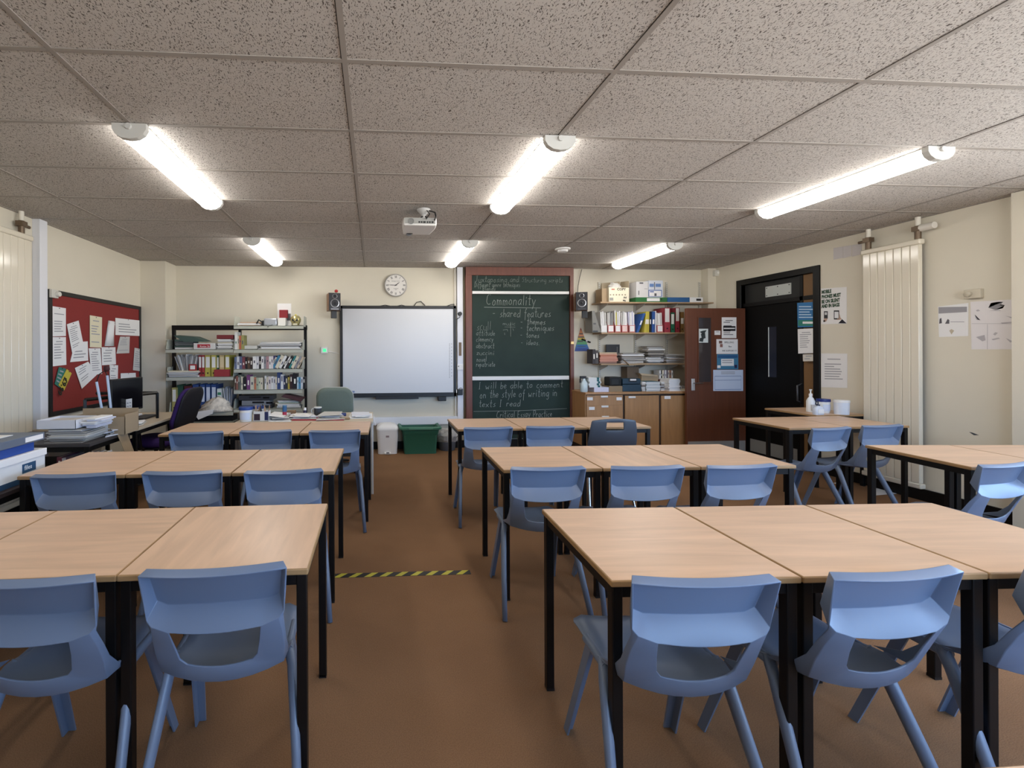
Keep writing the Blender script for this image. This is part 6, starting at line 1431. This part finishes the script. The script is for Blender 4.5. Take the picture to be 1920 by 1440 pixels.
swp('paper_pile', 'low pile of papers between the white notebooks and the door', 1277, 1287, 724, zk, ys, .2, 5, PM, 43, .008)
zz = zk + .162
t = thing('cardboard_tray', 'brown cardboard box with an open flap behind the carry case', 'box', onY(1210, 715, ys + .22)); x0, x1, z0, z1 = XZ(1203, 704, 1234, 716, ys + .22); mb = MB(); mb.box(x0, x1, ys + .22, ys + .40, zk, z1); mb.build('box_body', CARD, t); mb = MB(); mb.slab([onY(1199, 699.5, ys + .2), onY(1232, 703, ys + .2), onY(1232, 706, ys + .2), onY(1204, 704, ys + .2)], (0, .1, 0)); mb.build('flap', flat((184, 160, 128)), t)
item('brown_carton', 'tall brown carton standing against the wall behind the carry case', 'box', flat((112, 92, 72)), 1176, 688, 1198, 712, ys + .30, .16, zb=zk)
zst = onY(1240, 711.5, ys + .22).z
mb = MB(); x0, x1, _, _ = XZ(1236, 711, 1266, 716, ys + .22); mb.box(x0, x1, ys + .225, ys + .40, zk, zst); tag(mb.build('red_box', flat((110, 46, 52))), 'dark red box under the upright books on the cupboard', 'box')
book_row([(3, 18, w_), (2.5, 17, bk), (3, 18, cr), (3, 18, (150, 132, 140)), (3, 18, w_), (3, 18, (120, 100, 110)), (3, 18, cr), (4, 18, (160, 110, 84)), (3, 17, w_)], 1237, zst + .001, ys + .23, .14, 'the upright row above the white notebooks', 'upright books on the cupboard top')
# pyramid chart
t = thing('pyramid_chart', 'rainbow triangle chart beside the chalkboard frame', 'chart', onY(1091, 658, 6.53))
A_, B_, C_ = onY(1088.7, 614, 6.535), onY(1106, 658.5, 6.535), onY(1077.5, 658.5, 6.535)
fr_ = [0, .12, .38, .52, .72, .85, 1.0]
for k, cc in enumerate([(150, 70, 60), (214, 134, 86), (206, 172, 70), (96, 166, 112), (58, 116, 176), (64, 90, 160)]):
    mb = MB(); a0, a1 = A_.lerp(C_, fr_[k]), A_.lerp(B_, fr_[k]); b0, b1 = A_.lerp(C_, fr_[k + 1]), A_.lerp(B_, fr_[k + 1]); mb.slab([a0, a1, b1, b0] if k else [A_, A_ + Vector((.0005, 0, 0)), b1, b0], (0, -.002, 0)); mb.build('colour_band', flat(cc), t)
for (u0, v0, u1, v1) in ((1086.5, 625, 1093, 627), (1084, 631, 1095, 633), (1083, 639, 1093, 641), (1082, 649, 1098, 650)): patch(t, 'chart_print', u0, v0, u1, v1, flat((90, 80, 80)), 6.5325)
t = thing('marker_clip', 'black and white marker clipped over the rainbow chart', 'marker', onY(1098, 640, 6.52)); mb = MB(); mb.tube([onY(1091, 636, 6.52), onY(1098, 638.5, 6.52)], .012, 8); mb.build('marker_cap', BLACKP, t); mb = MB(); mb.tube([onY(1098, 638.5, 6.52), onY(1101, 640, 6.52)], .011, 8); mb.build('white_band', WHITE, t); mb = MB(); mb.tube([onY(1101, 640, 6.52), onY(1107, 642, 6.52)], .012, 8); mb.build('marker_barrel', BLACKP, t)

# ================================================================== LEFT TABLES
TB = .74
DT = flat((62, 58, 58), .5)
def table(name, label, x0, x1, y0, y1, z, top_m, leg_m=BLACKM, th=.025, shelf=None):
    t = thing(name, label, 'table', ((x0 + x1) / 2, (y0 + y1) / 2, 0)); mb = MB(); mb.box(x0, x1, y0, y1, z - th, z); mb.build('tabletop', top_m, t, bevel=.003)
    for a_ in (x0 + .03, x1 - .03):
        for b_ in (y0 + .03, y1 - .03): mb = MB(); mb.box(a_ - .017, a_ + .017, b_ - .017, b_ + .017, 0, z - th); mb.build('leg', leg_m, t, bevel=.002)
    mb = MB(); mb.box(x0 + .03, x1 - .03, y0 + .02, y0 + .04, z - th - .04, z - th); mb.box(x0 + .03, x1 - .03, y1 - .04, y1 - .02, z - th - .04, z - th); mb.box(x1 - .04, x1 - .02, y0 + .03, y1 - .03, z - th - .04, z - th); mb.build('frame_rail', leg_m, t)
    if shelf: mb = MB(); mb.box(x0 + .02, x1 - .02, y0 + .02, y1 - .02, shelf - .015, shelf); mb.build('lower_shelf', top_m, t)
    return t
ax1, ay0 = onZ(168, 832, TB).x, onZ(168, 832, TB).y
table('side_table', 'dark-topped table of newspapers and trays by the left wall', XL + .10, ax1, ay0, ay0 + .60, TB, DT, shelf=.52)
bx1, by0 = onZ(256, 803.5, TB).x, onZ(256, 803.5, TB).y
t = table('computer_desk', 'computer desk with a pale top under the notice board', XL + .05, bx1, by0, 5.35, TB, flat((190, 172, 144), .5))
mb = MB()
P1_, P2_, P3_ = Vector((bx1 - .12, 4.86, 0)), Vector((-2.62, 4.20, 0)), Vector((-2.95, 4.2, 0))
zb1 = 1.01
mb.tube([(P1_.x, P1_.y, TB), (P1_.x, P1_.y, zb1)], .016, 4); mb.tube([(P1_.x, P1_.y, zb1), (P1_.x - .62, P1_.y, zb1)], .016, 4); mb.tube([(P1_.x, P1_.y, zb1), (P2_.x, P2_.y, zb1)], .016, 4); mb.tube([(P2_.x, P2_.y, zb1), (P2_.x, P2_.y, TB)], .016, 4)
mb.build('raised_frame', BLACKM, t)
cyc = 2.0
ax_ = -2.06
table('low_box_table', 'dark low table under the archive box at the left edge', XL + .10, -2.02, 2.05, 2.98, .672, flat((46, 36, 34), .5))
t = thing('archive_box', 'white archive box with a blue base and label by the left edge', 'archive box', (-2.25, 2.6, .673))
mb = MB(); mb.box(ax_ - .36, ax_, 2.30, 2.915, .673, .705); mb.build('blue_base', flat((34, 70, 104)), t)
mb = MB(); mb.box(ax_ - .36, ax_, 2.30, 2.915, .705, .80); mb.build('box_body', flat((222, 222, 222)), t)
mb = MB(); mb.box(ax_ - .368, ax_ + .006, 2.29, 2.925, .80, .842); mb.build('lid', flat((226, 226, 226)), t, bevel=.003)
mb = MB(); mb.box(ax_, ax_ + .001, 2.735, 2.84, .728, .782); mb.build('blue_label', flat((36, 78, 116)), t)
lettering('label_lettering', 'files', .038, frame_mx((ax_ + .0015, 2.75, .745), (0, 1, 0), (0, 0, 1)), PAPER, t)
mb = MB(); mb.box(ax_, ax_ + .001, 2.74, 2.77, .682, .696); mb.build('white_mark', PAPER, t)
t = thing('box_file', 'blue box file lying on the white archive box', 'file', (-2.25, 2.6, .843))
mb = MB(); mb.box(ax_ - .33, ax_ - .015, 2.30, 2.85, .843, .895); mb.build('cover', flat((30, 72, 160), .45), t, bevel=.004)
mb = MB(); mb.lathe([(.014, 0), (.014, .002), (.008, .002)], (ax_ - .015, 2.58, .87), 14, 'X'); mb.build('finger_hole', mat('dull_brass', (112, 96, 80), .4, .7), t)
t = thing('box_file', 'grey-blue box file with a white label, topmost by left edge', 'file', (-2.25, 2.6, .896))
mb = MB(); mb.box(ax_ - .34, ax_, 2.30, 2.915, .896, .942); mb.build('cover', flat((96, 108, 126), .5), t, bevel=.004)
mb = MB(); mb.box(ax_, ax_ + .001, 2.76, 2.90, .906, .934); mb.build('white_label', PAPER, t)
mb = MB(); mb.box(ax_ - .30, ax_ - .10, 2.4, 2.8, .943, .946); tag(mb.build('white_sheet', PAPER), 'white sheet on the topmost box file by left edge', 'paper')
# papers on the side table
def onT(u, v): return onZ(u, v, TB)
p0, p1 = onT(90, 829), onT(186, 826)
pile('newspaper_stack', 'thick stack of newspapers on the dark side table', 'newspapers', p0.x, p1.x - .06, ay0 + .03, ay0 + .34, TB, TB + .105, [flat((190, 184, 176)), flat((214, 212, 206)), flat((140, 134, 128)), flat((170, 166, 170))], 17, .02, seed=51)
zt_ = TB + .107
t = thing('paper_tray_box', 'shallow white cardboard tray of papers on the newspaper stack', 'tray', (p0.x + .1, ay0 + .2, zt_)); x0, x1 = p0.x - .05, p0.x + .24; y0, y1 = ay0 + .04, ay0 + .30
mb = MB()
for q in ((x0, x1, y0, y0 + .003), (x0, x1, y1 - .003, y1), (x0, x0 + .003, y0, y1), (x1 - .003, x1, y0, y1)): mb.box(*q, zt_, zt_ + .07)
mb.box(x0, x1, y0, y1, zt_, zt_ + .003); mb.build('tray_wall', flat((216, 216, 222)), t)
mb = MB(); mb.box(x0 + .02, x1 - .02, y0 + .02, y1 - .02, zt_ + .003, zt_ + .055); mb.build('paper_inside', flat((196, 190, 184)), t)
pile('loose_papers', 'loose white papers beside the cardboard tray on newspapers', 'papers', x1 + .01, x1 + .16, y0 + .02, y1 + .02, zt_, zt_ + .075, [PAPER, flat((206, 208, 226))], 6, .02, seed=52)
t = thing('open_carton', 'torn open cardboard carton behind the newspaper stack', 'box', (-2.45, ay0 + .5, TB)); q0, q1 = onT(150, 808), onT(228, 812); x0, x1 = -2.60, -2.12; y0, y1 = ay0 + .38, ay0 + .60; mb = MB()
for q in ((x0, x1, y0, y0 + .004, .15), (x0, x1, y1 - .004, y1, .20), (x0, x0 + .004, y0, y1, .15), (x1 - .004, x1, y0, y1, .17)): mb.box(*q[:4], TB, TB + q[4])
mb.build('carton_wall', CARD, t); mb = MB(); mb.box(x0 + .0, x1 - .14, y0 - .003, y0, TB + .01, TB + .165); mb.build('white_panel', flat((206, 206, 208)), t)
ppile('loose_papers', 'white papers at the right corner of the dark side table', [(196, 820), (232, 812), (236, 800), (205, 803)], TB, .04, 5, 53, curl=.02)
q0 = onT(215, 812); mb = MB(); mb.slab([(ax1 + .004, ay0 + .36, TB + .0), (ax1 + .004, ay0 + .50, TB + .0), (ax1 + .07, ay0 + .54, TB - .26), (ax1 + .07, ay0 + .42, TB - .27)], (.004, 0, 0)); tag(mb.build('card_strip', CARD), 'brown cardboard strip hanging off the side table corner', 'cardboard')
book_row([(9, 24, (116, 50, 66)), (8, 22, (196, 194, 206)), (10, 24, (84, 60, 84)), (10, 22, (210, 210, 214)), (10, 23, (150, 150, 160)), (12, 22, (206, 208, 214))], 104, .522, ay0 + .06, .28, 'the row under the side table', 'files under the side table', noun='file')
# computer things
t = thing('computer_monitor', 'black flat monitor on the computer desk under notice board', 'monitor', (-2.62, 4.28, TB)); 
M_ = Matrix.Translation((-2.40, 4.46, 0)) @ Matrix.Rotation(R(-8), 4, 'Z')
mb = MB(); mb.box(-.02, .02, -.22, .22, TB + .13, TB + .45, mx=M_); mb.build('screen_housing', BLACKP, t, bevel=.006); mb = MB(); mb.box(.02, .0215, -.205, .205, TB + .15, TB + .435, mx=M_); mb.build('screen', flat((12, 12, 14), .2), t)
mb = MB(); mb.box(-.04, -.02, -.03, .03, TB + .01, TB + .2, mx=M_); mb.box(-.10, .08, -.11, .11, TB, TB + .012, mx=M_); mb.build('stand', BLACKP, t)
t = thing('desk_lamp', 'thin desk lamp with two pale blue arms left of the monitor', 'lamp', (-2.66, 4.1, TB)); 

YL_ = 4.18
def LP(u, v): return onY(u, v, YL_)
b0 = LP(198, 770); ORG[t.name] = t.location.copy()
mb = MB(); mb.lathe([(.07, 0), (.07, .015), (.02, .02)], (b0.x, YL_, TB), 20); mb.build('lamp_base', BLACKP, t)
for (ua, va, ub, vb) in ((191, 768, 181, 716), (208, 768, 201, 704)):
    mb = MB(); mb.tube([(b0.x, YL_, TB + .015), LP(ua, va), LP(ub, vb)], .011, 8); mb.build('arm', flat((176, 196, 224), .3), t)
mb = MB(); mb.tube([LP(181, 716), LP(186, 702), LP(196, 695), LP(201, 704)], .005, 6); mb.build('wire_loop', BLACKP, t); h_ = LP(200, 697); mb = MB(); mb.lathe([(.008, .0), (.026, .02), (.022, .05), (.008, .055)], h_, 16); mb.build('lamp_head', flat((70, 30, 34)), t, smooth=True)
q = onT(236, 797); t = thing('desk_calendar', 'small standing white calendar with tiny squares by the monitor', 'calendar', (q.x, q.y, TB)); z0 = TB + .05
q_ = [onY(229, 750, q.y), onY(247, 747, q.y), onY(247, 771, q.y), onY(231, 775, q.y)]; mb = MB(); mb.slab(q_, (0, .004, 0)); mb.build('page', PAPER, t)
for a_ in range(3):
    for b_ in range(3):
        c_ = q_[3].lerp(q_[2], .2 + a_ * .27).lerp(q_[0].lerp(q_[1], .2 + a_ * .27), .15 + b_ * .25); mb = MB(); mb.box(c_.x, c_.x + .016, q.y - .001, q.y, c_.z, c_.z + .012); mb.build('date_square', INKL, t)
mb = MB(); mb.box(q_[3].x, q_[2].x, q.y + .004, q.y + .05, TB, TB + .02); mb.box(q_[3].x + .03, q_[3].x + .04, q.y + .004, q.y + .014, TB, q_[3].z + .02); mb.build('stand', BLACKP, t)
q = onT(275, 785); mb = MB(); mb.box(q.x - .13, q.x + .02, q.y - .1, q.y + .22, TB, TB + .018); tag(mb.build('keyboard', BLACKP, bevel=.003), 'black keyboard near the edge of the computer desk', 'keyboard')
ppile('loose_papers', 'white papers at the near corner of the computer desk', [(234, 801), (268, 797), (276, 790), (246, 792)], TB, .02, 4, 54)
q = onT(247, 783); mb = MB(); mb.box(q.x - .1, q.x + .05, q.y - .02, q.y + .12, TB, TB + .03); tag(mb.build('open_notebook', PAPER, bevel=.004), 'white notebook lying beneath the calendar on computer desk', 'notebook')
q = onT(241, 789); mb = MB(); mb.box(q.x - .03, q.x + .03, q.y - .03, q.y + .03, TB, TB + .012); tag(mb.build('sticky_notes', flat((226, 90, 110))), 'pink sticky notes on the computer desk', 'sticky notes')

# ================================================================== FLOOR THINGS
a, b = onZ(625, 1080, 0), onZ(882, 1073, 0)
t = thing('hazard_tape', 'strip of black and yellow tape across the carpet aisle', 'tape', (a + b) / 2); d = (b - a); L_ = d.length; d.normalize(); s_ = Vector((-d.y, d.x, 0)) * .026
mb = MB(); mb.slab([a - s_, b - s_, b + s_, a + s_], (0, 0, .0015)); mb.build('black_tape', flat((36, 34, 34), .5), t)
mb = MB(); k = 9
for i in range(k):
    c0 = a + d * (L_ * (i + .25) / k); c1 = a + d * (L_ * (i + .68) / k); sh = d * .025; e = Vector((0, 0, .0018)); mb.poly([c0 - s_ - sh + e, c1 - s_ - sh + e, c1 + s_ + sh + e, c0 + s_ + sh + e])
mb.build('yellow_stripes', flat((196, 184, 44), .5), t)
def fl(pts, lab): q = [onZ(u, v, 0) for u, v in pts]; mb = MB(); mb.slab(q, (0, 0, .002)); tag(mb.build('floor_sheet', PAPER), lab, 'paper')
fl([(1627, 930), (1690, 925), (1652, 914), (1628, 917)], 'larger white sheet on the carpet under the right wall desks')
fl([(1563, 906), (1590, 912), (1588, 904), (1576, 903)], 'smaller white sheet on the carpet behind the desk legs')
